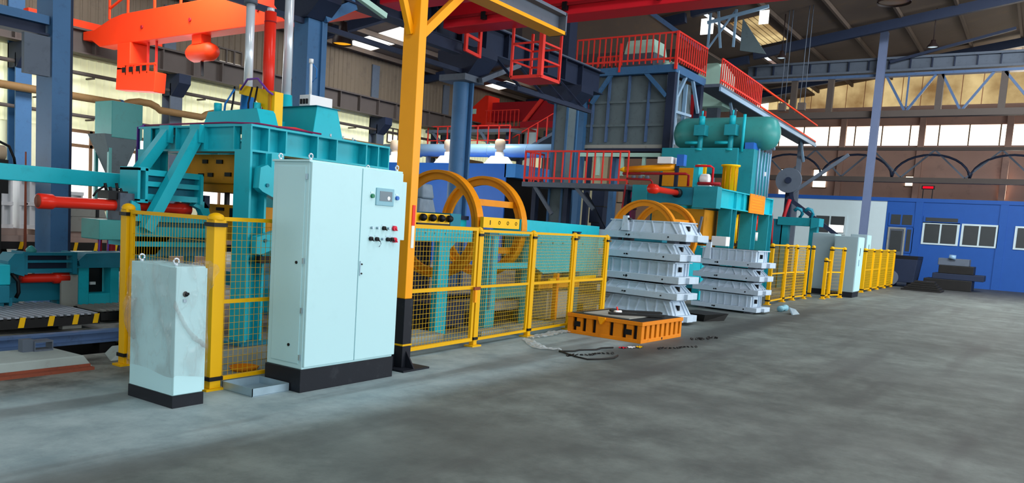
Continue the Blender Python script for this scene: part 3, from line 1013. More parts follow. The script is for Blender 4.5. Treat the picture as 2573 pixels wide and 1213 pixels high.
for x, mt in ((5.735, 'button_green'), (6.095, 'button_blue')):
    q = MB().cyl((x, 5.335, 1.83), (x, 5.358, 1.83), 0.02, 16).build('push_button', mt, bc)
    MB().box(x - 0.018, x + 0.018, 5.354, 5.358, 1.857, 1.872).build('button_plate', 'galvanised', q)
for x, z, mt, r in ((5.75, 1.525, 'galvanised', 0.012), (5.83, 1.525, 'galvanised', 0.012), (5.92, 1.525, 'black', 0.02), (5.99, 1.525, 'galvanised', 0.012), (6.075, 1.528, 'button_red', 0.026),
                    (5.74, 1.418, 'black', 0.02), (5.825, 1.416, 'black', 0.02), (5.91, 1.418, 'galvanised', 0.012), (5.985, 1.416, 'black', 0.02), (6.085, 1.412, 'button_red', 0.026), (6.045, 1.418, 'black', 0.018)):
    q = MB().cyl((x, 5.33, z), (x, 5.358, z), r, 14).build('push_button', mt, bc)
    if r > 0.015:
        MB().bar((x, 5.328, z + 0.004), (x + 0.02, 5.322, z - 0.022), 0.008, 0.01).build('button_lever', mt, q)
        MB().box(x - 0.02, x + 0.02, 5.355, 5.358, z + 0.024, z + 0.036).build('button_plate', 'galvanised', q)
MB().tube([(5.86, 5.335, 1.40), (5.87, 5.33, 1.37), (5.86, 5.335, 1.35), (5.85, 5.338, 1.34)], 0.003, 6).build('key_tag', 'grey_steel', bc)

sc_ = thing('control_cabinet', 'small pale cabinet wrapped in clear film in front of the yellow fence post', 'cabinet', (3.9, 5.88, 0))
MB().box(3.77, 4.05, 5.585, 6.20, 0.1, 1.145).build('body', 'cabinet_white', sc_, bevel=0.006)
MB().box(3.765, 4.055, 5.575, 6.205, 0, 0.1).build('plinth', 'plinth_black', sc_)
dr = MB().box(3.765, 4.035, 5.563, 5.585, 0.11, 1.14).build('door', 'cabinet_white', sc_, bevel=0.004)
MB().box(4.037, 4.055, 5.568, 5.585, 0.12, 1.13).build('door_edge_strip', 'cabinet_white', sc_, bevel=0.002)
lk = MB().lathe((3.85, 5.558, 0.925), [(0.0, -0.02), (0.016, -0.018), (0.018, 0.0), (0.024, 0.004)], 12, 'y').build('door_lock', 'black', dr)
MB().bar((3.84, 5.548, 0.925), (3.872, 5.546, 0.93), 0.012, 0.018).build('lock_wing', 'black', lk)
MB().box(3.83, 3.86, 5.555, 5.563, 0.86, 0.885).build('lock_cover', 'galvanised', dr)
for y in (5.65, 6.13):
    eye(sc_, 3.82, y, 1.145, 0.024)
def film(u, v):
    n = noise.noise(Vector((u * 5.1, v * 4.7, 1.3))) * 0.028 + noise.noise(Vector((u * 13 + v * 6, v * 9, 4.0))) * 0.012
    bulge = 0.045 * math.exp(-((u - 0.02) / 0.12) ** 2 - ((v - 0.55) / 0.16) ** 2)
    z = 0.27 + v * 0.885 + 0.02 * math.sin(u * 9)
    d = max(0.006, 0.014 + n + bulge)
    s = u * (0.66 + 0.30 + 0.12)
    if s < 0.66:
        return (3.765 - d, 6.21 - s, z)
    if s < 0.96:
        return (3.765 + (s - 0.66), 5.555 - d * 0.6, z - 0.18 * max(0.0, (0.5 - v)) * (s - 0.66) / 0.3 + 0.02)
    k2 = (s - 0.96) / 0.12
    return (4.065 + 0.08 * k2 * max(0.0, v - 0.78) / 0.22 + 0.012 * n / 0.028, 5.555 + 0.01 * k2 - 0.03 * n / 0.028, z)
MB().grid(film, 60, 44).build('shrink_wrap', 'shrink_film', sc_)
def film2(u, v):
    x, y = 3.76 + u * 0.3, 5.56 + v * 0.65
    return (x, y, 1.152 + 0.014 * noise.noise(Vector((u * 6, v * 9, 2))) + 0.01)
MB().grid(film2, 16, 24).build('shrink_wrap', 'shrink_film', sc_)
def film3(u, v):
    # twisted rope of film running down across the door and over the side
    a = v * 2 * math.pi
    p = Vector((3.74 + u * 0.31, 5.545, 0.86 - 0.42 * u - 0.05 * math.sin(u * 4)))
    r = 0.022 + 0.014 * noise.noise(Vector((u * 14, v * 3, 0)))
    return p + Vector((0.3 * r * math.cos(a), 0.35 * r * math.sin(a), r * math.cos(a)))
MB().grid(film3, 30, 10).build('film_rope', 'shrink_film', sc_)

def flap(u, v):
    return (4.056 + 0.085 * v * (1 - 0.4 * u) + 0.012 * math.sin(u * 9), 5.556 + 0.03 * math.sin(v * 3 + u * 5), 1.15 - 0.15 * u - 0.05 * v * u + 0.012 * math.sin(v * 8))
MB().grid(flap, 14, 8).build('film_flap', 'shrink_film', sc_)
def loose(u, v):
    a = v * math.pi
    return (3.752 - 0.05 * math.sin(a) * math.sin(math.pi * u), 6.19 + 0.05 * math.sin(math.pi * u) - 0.12 * v, 0.50 + 0.34 * u + 0.01 * math.sin(v * 9))
MB().grid(loose, 16, 10).build('film_flap', 'shrink_film', sc_)

tr = thing('drip_tray', 'open galvanised sheet tray on the floor left of the big cabinet', 'tray', (4.71, 5.72, 0))
m = MB()
x0, x1, y0, y1, h = 4.50, 4.92, 5.50, 5.92, 0.075
m.box(x0, x1, y0, y1, 0.0, 0.006)
m.build('tray_floor', 'galvanised', tr)
for a in ((x0, x0 + 0.006, y0, y1), (x1 - 0.006, x1, y0, y1), (x0, x1, y0, y0 + 0.006), (x0, x1, y1 - 0.006, y1)):
    MB().box(*a, 0.004, h).build('tray_side', 'galvanised', tr)

# ================================================================== SAFETY FENCE
def fence_post(x, y, label, h=1.56, w_=0.085, foot=True, cap=True):
    t = thing('fence_post', label, 'fence post', (x, y, 0), 'yellow fence posts')
    MB().box(x - w_ / 2, x + w_ / 2, y - w_ / 2, y + w_ / 2, 0.02, h - 0.05).build('post_tube', 'fence_yellow', t, bevel=0.004)
    if cap:
        MB().lathe((x, y, h - 0.05), [(w_ * 0.62, 0), (w_ * 0.66, 0.02), (w_ * 0.5, 0.045), (w_ * 0.2, 0.06), (0, 0.062)], 10).build('post_cap', 'fence_yellow', t)
        MB().box(x - w_ * 0.62, x + w_ * 0.62, y - w_ * 0.62, y + w_ * 0.62, h - 0.11, h - 0.075).build('clamp', 'black', t)
    if foot:
        MB().box(x - w_ * 0.62, x + w_ * 0.62, y - w_ * 0.62, y + w_ * 0.62, 0.09, 0.125).build('clamp', 'black', t)
        MB().box(x - 0.1, x + 0.1, y - 0.07, y + 0.07, 0, 0.02).build('foot_plate', 'fence_yellow', t)
    return t

def fence_panel(p, q, label, z0=0.09, z1=1.53, zm=0.79, pitch=0.05, hp=0.055, fr=0.035, name='mesh_fence', wire=0.0034, cat='mesh fence', mid=True, group='yellow mesh fence sections'):
    p, q = Vector((p[0], p[1], 0)), Vector((q[0], q[1], 0))
    t = thing(name, label, cat, ((p.x + q.x) / 2, (p.y + q.y) / 2, 0), group)
    Z = Vector((0, 0, 1))
    for z in (z0, z1):
        MB().bar(p + Z * z, q + Z * z, fr, fr).build('frame_rail', 'fence_yellow', t)
    if mid:
        MB().bar(p + Z * zm, q + Z * zm, fr * 0.8, fr).build('frame_rail', 'fence_yellow', t)
    d = (q - p).normalized()
    for e in (p + d * fr / 2, q - d * fr / 2):
        MB().bar(e + Z * z0, e + Z * z1, fr, fr).build('frame_stile', 'fence_yellow', t)
    L = (q - p).length
    m = MB()
    n = int(L / pitch)
    for i in range(1, n):
        c = p + d * (L * i / n)
        m.bar(c + Z * z0, c + Z * z1, wire, wire)
    nz = int((z1 - z0) / hp)
    for i in range(1, nz):
        z = z0 + (z1 - z0) * i / nz
        m.bar(p + Z * z, q + Z * z, wire, wire)
    m.build('wire_mesh', 'mesh_yellow', t, kind='stuff')
    return t

fence_post(4.45, 7.39, 'yellow fence post at the left end of the mesh fence, with round cap', 1.6, 0.1)
fence_post(4.42, 5.97, 'square yellow fence post between the small wrapped cabinet and the tray', 1.57, 0.115)
fence_panel((4.45, 7.33), (4.43, 6.04), 'mesh fence panel behind the small wrapped cabinet', hp=0.2, pitch=0.045)
fence_panel((4.49, 5.98), (6.4, 6.02), 'mesh fence panel partly hidden behind the big cabinet', pitch=0.055, hp=0.062)
fence_post(7.0, 6.0, 'slim yellow gate post right of the black mast foot', 1.5, 0.06, cap=False)
gt = fence_panel((7.10, 5.99), (8.50, 6.05), 'hinged mesh gate of the yellow fence, in front of the near ring', z0=0.1, z1=1.55, name='fence_gate', fr=0.045, cat='gate', pitch=0.062, hp=0.057, wire=0.004, group=None)
for z in (0.4, 1.25):
    MB().box(7.03, 7.09, 5.97, 6.02, z - 0.03, z + 0.03).build('hinge', 'galvanised', gt)
MB().box(8.42, 8.56, 5.98, 6.0, 0.76, 0.8).build('latch_bar', 'rust', gt)
MB().box(8.43, 8.47, 5.97, 6.0, 0.6, 0.76).build('latch_handle', 'mast_yellow', gt)
fence_post(8.58, 6.07, 'yellow fence post at the latch side of the gate', 1.57, 0.075)
fence_post(10.05, 6.14, 'yellow fence post between the gate post and the orange crate', 1.56, 0.075)
fence_post(11.42, 6.2, 'yellow fence post just behind the orange crate corner', 1.56, 0.075)
fence_post(12.68, 6.25, 'yellow fence post in front of the nearer flask stack', 1.55, 0.075)
fence_post(12.2, 7.32, 'yellow fence post set back behind the mesh, in front of the teal bed box', 1.6, 0.1)
fence_panel((8.63, 6.07), (10.0, 6.14), 'fine mesh fence panel right of the gate', pitch=0.05, hp=0.052, wire=0.0038)
fence_panel((10.1, 6.14), (11.38, 6.2), 'fine mesh fence panel left of the orange crate', pitch=0.045, hp=0.045, wire=0.0042)
fence_panel((11.46, 6.2), (12.64, 6.25), 'fine mesh fence panel ending at the nearer flask stack', pitch=0.042, hp=0.042, wire=0.0048)
# second run beyond the stacks
far_posts = ((20.9, 5.66, 'far yellow fence post right against the smaller flask stack'), (22.45, 5.7, 'far yellow fence post at the near edge of the wide mesh panel'), (23.5, 5.7, 'far yellow fence post in the middle of the wide mesh panel'),
             (24.6, 5.65, 'far yellow fence post at the end of the wide mesh panel'), (25.7, 5.75, 'lone far fence post with a gap on either side'))
for x, y, lab in far_posts:
    fence_post(x, y, lab, 1.56, 0.09)
fence_panel((20.95, 5.66), (22.4, 5.7), 'far mesh panel beside the smaller flask stack', pitch=0.06, hp=0.1)
fence_panel((22.5, 5.7), (23.45, 5.7), 'far mesh panel with visible horizontal wires', pitch=0.12, hp=0.08, wire=0.012)
fence_panel((23.55, 5.7), (24.55, 5.65), 'far mesh panel left of the gap in the fence', pitch=0.12, hp=0.08, wire=0.012)
fence_post(25.35, 5.28, 'short far fence post of the low gate', 1.22, 0.09)
fence_post(26.1, 5.3, 'far fence post left of the grey cabinet, nearer of two', 1.56, 0.1)
fence_post(26.75, 5.08, 'far fence post right against the grey cabinet', 1.56, 0.1)
fence_panel((25.4, 5.28), (26.05, 5.3), 'low far mesh panel left of the grey cabinet', z1=1.15, pitch=0.09, hp=0.1)
fence_panel((26.15, 5.28), (26.72, 5.1), 'narrow far mesh panel left of the grey cabinet', pitch=0.09, hp=0.1)
for i, (x, lab) in enumerate(((31.0, 'first'), (32.6, 'second'), (34.2, 'third'), (35.9, 'fourth'), (37.6, 'last'))):
    fence_post(x, 5.2, '%s post counted from the grey cabinet in the farthest fence run' % lab, 1.56, 0.12)
for i, (x, x2, lab) in enumerate(((31.06, 32.54, 'first'), (32.66, 34.14, 'second'), (34.26, 35.84, 'third'), (35.96, 37.54, 'fourth'))):
    fence_panel((x, 5.2), (x2, 5.2), '%s panel counted from the grey cabinet in the farthest fence run' % lab, pitch=0.07, hp=0.09, wire=0.016)

# ================================================================== NEAR PRESS
p1 = thing('moulding_press', 'large teal four-post moulding press left behind the big cabinet', 'press', (7.4, 8.9, 0))
X0, X1, Y0, Y1, ZB, ZT = 6.17, 8.60, 7.73, 10.05, 2.30, 2.62
def post(x, y, wx=0.26, wy=0.29):
    m = MB()
    m.box(x, x + 0.03, y, y + wy, 0.03, ZB).box(x + wx - 0.03, x + wx, y, y + wy, 0.03, ZB).box(x + 0.03, x + wx - 0.03, y + wy * 0.45, y + wy * 0.55, 0.03, ZB)
    o = m.build('post', 'teal', p1)
    MB().box(x - 0.12, x + wx + 0.12, y - 0.1, y + wy + 0.1, 0, 0.03).build('base_plate', 'teal_dark', o)
    return o
for x in (X0, X1 - 0.26):
    for y in (Y0, Y1 - 0.29):
        post(x, y)
def girder_x(y, s):
    m = MB()
    m.box(X0, X1, y, y + 0.29, ZT - 0.025, ZT).box(X0, X1, y, y + 0.29, ZB, ZB + 0.025)
    m.box(X0, X1, y + 0.15, y + 0.17, ZB + 0.025, ZT - 0.025)
    o = m.build('front_girder' if s else 'rear_girder', 'teal', p1)
    for x in (6.17, 6.43, 6.70, 7.22, 7.56, 8.12, 8.36, 8.58):
        MB().box(x, x + 0.02, y + 0.003, y + 0.15, ZB + 0.025, ZT - 0.025).build('stiffener', 'teal', o)
girder_x(Y0, True)
girder_x(Y1 - 0.29, False)
def girder_y(x, s):
    m = MB()
    m.box(x, x + 0.26, Y0 + 0.29, Y1 - 0.29, ZT - 0.025, ZT).box(x, x + 0.26, Y0 + 0.29, Y1 - 0.29, ZB, ZB + 0.025)
    xw = x + 0.06 if s else x + 0.18
    m.box(xw, xw + 0.02, Y0 + 0.29, Y1 - 0.29, ZB + 0.025, ZT - 0.025)
    o = m.build('side_girder', 'teal', p1)
    if s:
        for y in (8.04, 8.62, 9.2, 9.5):
            MB().box(x + 0.002, x + 0.06, y, y + 0.02 if y != 8.62 else y + 0.16, ZB + 0.025, ZT - 0.025).build('stiffener', 'teal', o)
girder_y(X0, True)
girder_y(X1 - 0.26, False)
for (y, x0, z0) in ((8.72, 5.47, 1.30), (9.36, 5.72, 1.95)):
    b = MB().bar((6.16, y, 2.54), (x0, y, z0), 0.13, 0.13, (1, 0, 0)).build('diagonal_brace', 'teal', p1)
    MB().box(6.1, 6.17, y - 0.1, y + 0.1, 2.40, 2.62).build('brace_plate', 'teal', b)
# arm brackets beside the front post
for pts in ([(6.24, 2.12), (6.34, 2.16), (6.85, 1.88), (6.85, 1.58), (6.5, 1.76), (6.28, 1.84), (6.22, 1.88)], [(6.22, 1.30), (6.9, 1.48), (6.9, 1.24), (6.54, 1.18), (6.28, 1.09), (6.22, 1.10)]):
    a = MB().prism(pts, 'y', 7.62, 7.728).build('arm_bracket', 'teal', p1)
    zc = sum(q[1] for q in pts) / len(pts)
    MB().cyl((6.34, 7.6, zc + 0.03), (6.34, 7.62, zc + 0.03), 0.022, 10).build('bolt', 'teal_dark', a)
MB().box(6.43, 6.62, 7.66, 8.0, 2.06, 2.30).build('knee_bracket', 'teal', p1)
MB().prism([(6.43, 2.3), (6.72, 2.3), (6.43, 1.98)], 'y', 7.86, 7.9).build('knee_gusset', 'teal', p1)
MB().box(6.28, 6.60, 7.62, 7.72, 0.99, 1.07).build('arm_stop', 'black', p1)
# platens and pattern plates inside the frame
up = MB().box(6.55, 8.25, 8.15, 9.62, 1.93, 2.30).build('upper_platen', 'ochre', p1, bevel=0.01)
MB().box(6.62, 8.2, 8.2, 9.55, 1.82, 1.93).build('squeeze_plate', 'ochre', up)
for (y, z, s) in ((9.18, 2.02, 0.05), (8.98, 2.03, 0.05), (8.62, 2.04, 0.06), (9.1, 2.2, 0.05), (8.8, 2.2, 0.06), (8.4, 2.05, 0.05)):
    MB().box(6.53, 6.55, y - s, y + s, z - 0.02, z + 0.03).build('bolt_pocket', 'black', up)
lo = MB().box(6.6, 8.2, 8.2, 9.1, 1.2, 1.66).build('pattern_carrier', 'ochre', p1, bevel=0.01)
MB().box(6.58, 6.6, 8.5, 8.62, 1.5, 1.62).build('carrier_pocket', 'black', lo)
MB().box(6.58, 6.6, 8.75, 8.9, 1.58, 1.62).build('carrier_pocket', 'black', lo)
MB().box(6.6, 8.2, 8.1, 9.7, 0.62, 0.8).build('lower_table', 'teal_dark', p1)
for y in (8.72, 8.9):
    MB().bar((6.75, y, 1.66), (6.75, y, 1.82), 0.05, 0.05).build('guide_pin', 'black', p1)
# hoppers and sockets on top
MB().prism([(9.14, 2.62), (7.95, 2.62), (8.05, 2.86), (9.02, 2.84)], 'x', 6.5, 6.78).build('oil_tank', 'teal', p1, bevel=0.008)
MB().hexa([(7.34, 7.96, 2.62), (7.90, 7.96, 2.62), (7.90, 9.2, 2.62), (7.34, 9.2, 2.62)], [(7.43, 7.99, 3.02), (7.80, 7.99, 3.02), (7.80, 9.1, 3.02), (7.43, 9.1, 3.02)]).build('hydraulic_tank', 'teal', p1, bevel=0.008)
MB().box(7.4, 7.83, 7.97, 9.12, 3.02, 3.03).build('tank_lid', 'teal_dark', p1)
def socket(x, y, z0, z1, mt):
    MB().lathe((x, y, z0), [(0.16, 0), (0.16, 0.02), (0.1, 0.06), (0.08, z1 - z0), (0.0, z1 - z0)], 18).build('rod_socket', mt, p1)
MB().box(6.8, 7.75, 8.55, 9.05, 2.62, 2.82).build('cylinder_plate', 'teal', p1)
socket(6.95, 8.8, 2.82, 3.19, 'hose_blue')
socket(7.60, 8.8, 2.82, 3.22, 'teal')
rd = MB().cyl((6.95, 8.8, 3.1), (6.95, 8.8, 4.28), 0.057, 20).build('guide_rod', 'chrome', p1)
MB().cyl((6.95, 8.8, 4.28), (6.95, 8.8, 4.34), 0.085, 20).build('rod_cap', 'grey_steel', rd)
MB().cyl((7.60, 8.8, 3.1), (7.60, 8.8, 5.0), 0.062, 20).build('guide_rod', 'chrome', p1)
rcy = MB().cyl((7.28, 8.8, 2.8), (7.28, 8.8, 4.26), 0.078, 20).build('lift_cylinder', 'cylinder_red', p1)
MB().cyl((7.28, 8.8, 4.26), (7.28, 8.8, 4.31), 0.05, 16).build('cylinder_cap', 'chrome', rcy)
MB().lathe((7.28, 8.8, 4.12), [(0.08, 0), (0.084, 0.008), (0.08, 0.016)], 20).build('cylinder_band', 'dark_red', rcy)
yb = MB().prism([(8.74, 3.22), (8.04, 3.10), (8.04, 2.66), (8.20, 2.66), (8.26, 2.9), (8.45, 3.04), (8.74, 3.10)], 'x', 6.76, 6.9).build('yellow_bracket', 'bright_yellow', p1, bevel=0.006)
MB().box(6.74, 6.76, 8.1, 8.14, 2.66, 3.08).build('bracket_rib', 'ochre', yb)
for pts, mt in (([(6.7, 8.75, 3.18), (6.66, 8.72, 3.0), (6.64, 8.74, 2.8), (6.64, 8.76, 2.64)], 'black'), ([(6.7, 8.4, 3.16), (6.66, 8.42, 2.95), (6.66, 8.4, 2.64)], 'black'), ([(6.7, 8.3, 3.16), (6.66, 8.3, 2.95), (6.66, 8.32, 2.64)], 'black'),
                ([(6.72, 8.66, 3.14), (6.7, 8.5, 3.26), (6.7, 8.3, 3.26), (6.72, 8.12, 3.1), (6.74, 8.05, 3.06)], 'cable_violet'), ([(6.66, 8.7, 3.14), (6.6, 8.8, 2.95), (6.58, 8.82, 2.64)], 'hose_blue')):
    MB().tube(pts, 0.012 if mt == 'black' else 0.014, 6).build('hose', mt, p1)
jb = MB().box(8.02, 8.46, 8.78, 9.0, 3.06, 3.3).build('junction_box', 'white', p1, bevel=0.006)
for i in range(3):
    MB().box(8.0, 8.02, 8.82 + i * 0.06, 8.85 + i * 0.06, 3.17, 3.24).build('box_slot', 'black', jb)
MB().cyl((8.06, 8.82, 3.3), (8.05, 8.82, 3.74), 0.02, 10).cyl((8.05, 8.82, 3.74), (8.05, 8.82, 3.8), 0.032, 10).build('position_rod', 'white', p1)
MB().tube([(8.07, 8.82, 3.74), (8.14, 8.8, 3.68), (8.15, 8.8, 3.56), (8.08, 8.82, 3.48)], 0.009, 6).build('hose', 'hose_blue', p1)
MB().tube([(6.2, 10.1, 1.9), (6.2, 10.1, 2.62), (6.2, 9.95, 2.64)], 0.02, 6).build('cable', 'cable_violet', p1)
MB().tube([(6.2, 9.98, 2.64), (6.2, 9.3, 2.645), (6.2, 8.2, 2.645), (6.3, 7.78, 2.64), (6.8, 7.76, 2.64), (7.3, 7.76, 2.64)], 0.012, 6).build('cable', 'cable_purple', p1)
MB().tube([(6.6, 7.8, 2.64), (6.9, 7.8, 2.66), (7.2, 7.82, 2.64)], 0.014, 6).build('hose', 'rail_red', p1)
for x in (7.45, 7.68, 7.86):
    MB().cyl((x, 7.74, 2.62), (x, 7.74, 2.66), 0.012, 8).build('lifting_stud', 'chrome', p1)
for (x, y) in ((6.6, 8.95), (6.7, 8.3)):
    MB().cyl((x, y, 2.84), (x, y, 2.96), 0.05, 12).build('valve', 'teal', p1)

# side pusher with the long red cylinder
pu = thing('mould_pusher', 'teal side pusher with a long red hydraulic cylinder jutting left from the near press', 'pusher', (5.5, 9.0, 0))
cy = MB().lathe((4.36, 9.0, 1.57), [(0.0, 0), (0.082, 0.0), (0.085, 0.01), (0.085, 0.15), (0.064, 0.18), (0.064, 1.68), (0.085, 1.70), (0.085, 1.88), (0.0, 1.88)], 24, 'x').build('hydraulic_cylinder', 'cylinder_red', pu)
MB().lathe((4.355, 9.0, 1.57), [(0.0, 0), (0.07, 0), (0.07, 0.006)], 20, 'x').build('cylinder_end', 'rust', cy)
vb = MB().box(5.12, 5.36, 8.92, 9.16, 1.64, 1.74).build('valve_block', 'black', pu)
for i, (x, z) in enumerate(((5.14, 1.82), (5.2, 1.78), (5.28, 1.83), (5.33, 1.77))):
    MB().cyl((x, 9.0, 1.72), (x - 0.02, 9.0, z), 0.018, 8).build('valve_fitting', 'black', vb)
MB().tube([(5.14, 9.0, 1.8), (5.02, 9.0, 1.72), (4.98, 9.0, 1.66)], 0.012, 6).build('hose', 'black', vb)
MB().box(5.24, 5.42, 8.88, 9.14, 1.40, 1.72).build('cylinder_mount', 'grey_steel', pu)
MB().prism([(5.36, 1.4), (5.5, 1.4), (5.47, 1.6), (5.36, 1.64)], 'y', 8.84, 8.87).build('mount_cheek', 'teal', pu)
# guide housing
for z0, z1 in ((1.95, 2.02), (1.82, 1.88), (1.66, 1.73)):
    MB().box(5.53, 6.32, 8.83, 8.95, z0, z1).build('guide_rail', 'teal', pu)
MB().box(5.56, 6.28, 8.93, 8.95, 1.73, 1.95).build('guide_web', 'teal_dark', pu)
for x in (5.42, 5.52):
    MB().box(x, x + 0.035, 8.82, 9.2, 1.64, 2.03).build('end_plate', 'teal', pu)
MB().box(5.42, 5.56, 8.82, 9.2, 1.62, 1.66).box(5.42, 5.56, 8.82, 9.2, 2.0, 2.04).build('end_cap', 'teal', pu)
MB().box(6.27, 6.31, 8.8, 9.2, 1.64, 2.0).build('end_plate', 'teal', pu)
MB().prism([(6.27, 1.68), (6.36, 1.68), (6.42, 1.62), (6.46, 1.5), (6.46, 1.25), (6.38, 1.25), (6.36, 1.48), (6.30, 1.58), (6.20, 1.62)], 'y', 8.84, 8.94).build('curved_leg', 'teal', pu)
MB().box(6.36, 6.44, 8.84, 9.1, 1.6, 1.76).build('buffer_block', 'navy_steel', pu)
# support table
for (z0, z1, x0, x1) in ((1.40, 1.47, 5.28, 6.45), (1.22, 1.34, 5.36, 6.45), (1.10, 1.16, 5.3, 6.45)):
    MB().box(x0, x1, 8.78, 9.22, z0, z1).build('table_beam', 'teal', pu)
MB().box(4.95, 5.29, 8.8, 9.2, 1.17, 1.40).build('table_nose', 'green_teal', pu, bevel=0.01)
MB().prism([(5.36, 1.22), (5.9, 1.22), (5.7, 1.0), (5.36, 1.0)], 'y', 8.86, 8.9).build('table_gusset', 'teal_dark', pu)
MB().box(5.28, 6.45, 8.86, 8.9, 0.98, 1.44).build('table_web', 'teal_dark', pu)
for x in (5.95, 6.32):
    q = MB().box(x - 0.05, x + 0.05, 9.03, 9.13, 0.03, 1.1).build('support_leg', 'teal_dark', pu)
    MB().box(x - 0.08, x + 0.08, 9.0, 9.16, 0, 0.03).build('leg_plate', 'teal_dark', q)
lc = thing('lift_cylinder_set', 'dark red lift cylinders with violet hoses behind the teal portal frame', 'cylinders', (6.8, 11.75, 0))
for x, r_ in ((6.62, 0.03), (6.80, 0.062), (6.98, 0.03)):
    q = MB().cyl((x, 11.75, 0.03), (x, 11.75, 1.06), r_, 12).build('lift_cylinder', 'dark_red', lc)
    MB().box(x - 0.08, x + 0.08, 11.66, 11.84, 0, 0.03).build('foot_plate', 'teal_dark', q)
MB().box(6.5, 7.1, 11.66, 11.84, 1.06, 1.14).build('head_bar', 'teal_dark', lc)
for x in (6.56, 6.70, 6.9):
    MB().tube([(x, 11.64, 1.08), (x - 0.02, 11.63, 0.85), (x + 0.02, 11.62, 0.6), (x - 0.02, 11.62, 0.02)], 0.014, 6).build('hose', 'cable_violet', lc)
gb = thing('transfer_beam', 'long teal box beam running out of the frame to the left of the near press', 'beam', (4, 10, 0))
MB().box(1.0, 6.1, 9.94, 10.1, 1.785, 1.975).build('box_beam', 'teal', gb, bevel=0.008)
for x in (1.4, 6.0):
    MB().box(x, x + 0.12, 9.96, 10.08, 0.0, 1.785).build('leg', 'teal_dark', gb)

# ================================================================== LEFT LOWER AREA
def portal_unit(t, x0, x1, y, z0, z1):
    h = z1 - z0
    for a, b in ((0.86, 1.0), (0.5, 0.62), (0.0, 0.2)):
        MB().box(x0, x1, y, y + 0.14, z0 + h * a, z0 + h * b).build('guide_rail', 'teal_dark', t)
    MB().box(x0 + 0.05, x1 - 0.05, y + 0.11, y + 0.14, z0 + h * 0.2, z0 + h * 0.86).build('guide_web', 'navy_steel', t)
    for x in (x0 - 0.03, x1 - 0.03):
        MB().box(x, x + 0.06, y - 0.02, y + 0.3, z0 - 0.02, z1 + 0.01).build('end_plate', 'teal_dark', t)

lp = thing('lower_pusher', 'low dark teal pusher unit with a red cylinder in front of the near blue column', 'pusher', (5.4, 11.0, 0))
portal_unit(lp, 5.12, 5.78, 10.9, 0.60, 0.87)
MB().prism([(4.9, 0.62), (5.1, 0.56), (5.1, 0.86), (4.98, 0.86), (4.9, 0.76)], 'y', 10.86, 11.2).build('nose_plate', 'teal_dark', lp)
MB().box(5.78, 5.95, 10.95, 11.15, 0.70, 0.78).build('push_rod', 'black', lp)
MB().lathe((5.12, 11.0, 0.52), [(0.0, 0), (0.06, 0), (0.06, 0.42), (0.08, 0.43), (0.08, 0.62), (0, 0.62)], 18, 'x').build('hydraulic_cylinder', 'cylinder_red', lp)
MB().box(4.2, 5.75, 11.1, 11.3, 0.2, 0.45).build('base_beam', 'teal_dark', lp)
for x in (4.4, 5.05, 5.66):
    MB().box(x, x + 0.1, 11.12, 11.3, 0.0, 0.62).build('leg', 'teal_dark', lp)
MB().tube([(4.95, 10.88, 0.6), (5.02, 10.86, 0.5), (5.03, 10.86, 0.35), (5.0, 10.87, 0.28)], 0.025, 8).build('hose', 'black', lp)
MB().lathe((5.25, 11.0, 0.87), [(0.06, 0), (0.07, 0.03), (0.03, 0.08), (0, 0.09)], 10).build('grease_cap', 'green_teal', lp)
lb = thing('drive_box', 'teal drive housing cut off by the left edge of the picture', 'housing', (4.6, 10.9, 0))
MB().box(4.0, 4.85, 10.7, 11.0, 0.24, 0.46).build('body', 'teal_dark', lb, bevel=0.01)
MB().box(4.3, 4.9, 10.8, 11.1, 0.46, 0.72).build('upper_box', 'teal', lb, bevel=0.01)
MB().box(4.86, 4.9, 10.75, 11.0, 0.1, 0.3).build('flange', 'teal_dark', lb)
MB().box(4.1, 4.8, 10.75, 10.95, 0.0, 0.24).build('foot', 'teal_dark', lb)

tp = thing('stop_frame', 'teal portal frame with a square opening beside the left fence post', 'frame', (6.2, 11.05, 0))
m = MB()
m.box(5.87, 6.02, 10.95, 11.2, 0.0, 0.69).box(6.34, 6.47, 10.95, 11.2, 0.0, 0.69).box(6.02, 6.34, 10.95, 11.2, 0.0, 0.29)
m.build('frame_body', 'teal', tp, bevel=0.008)
MB().prism([(5.78, 0.66), (5.86, 0.69), (5.84, 0.76), (5.90, 0.82), (5.95, 0.86), (6.55, 0.88), (6.55, 0.66)], 'y', 10.9, 11.22).build('top_block', 'teal_dark', tp)
MB().box(5.62, 5.85, 10.93, 10.97, 0.0, 0.56).build('grey_cover_plate', 'stone_grey', tp)
MB().box(6.05, 6.32, 11.14, 11.16, 0.29, 0.66).build('back_plate', 'black', tp)
MB().box(6.12, 6.2, 11.1, 11.13, 0.40, 0.44).build('clip', 'white', tp)

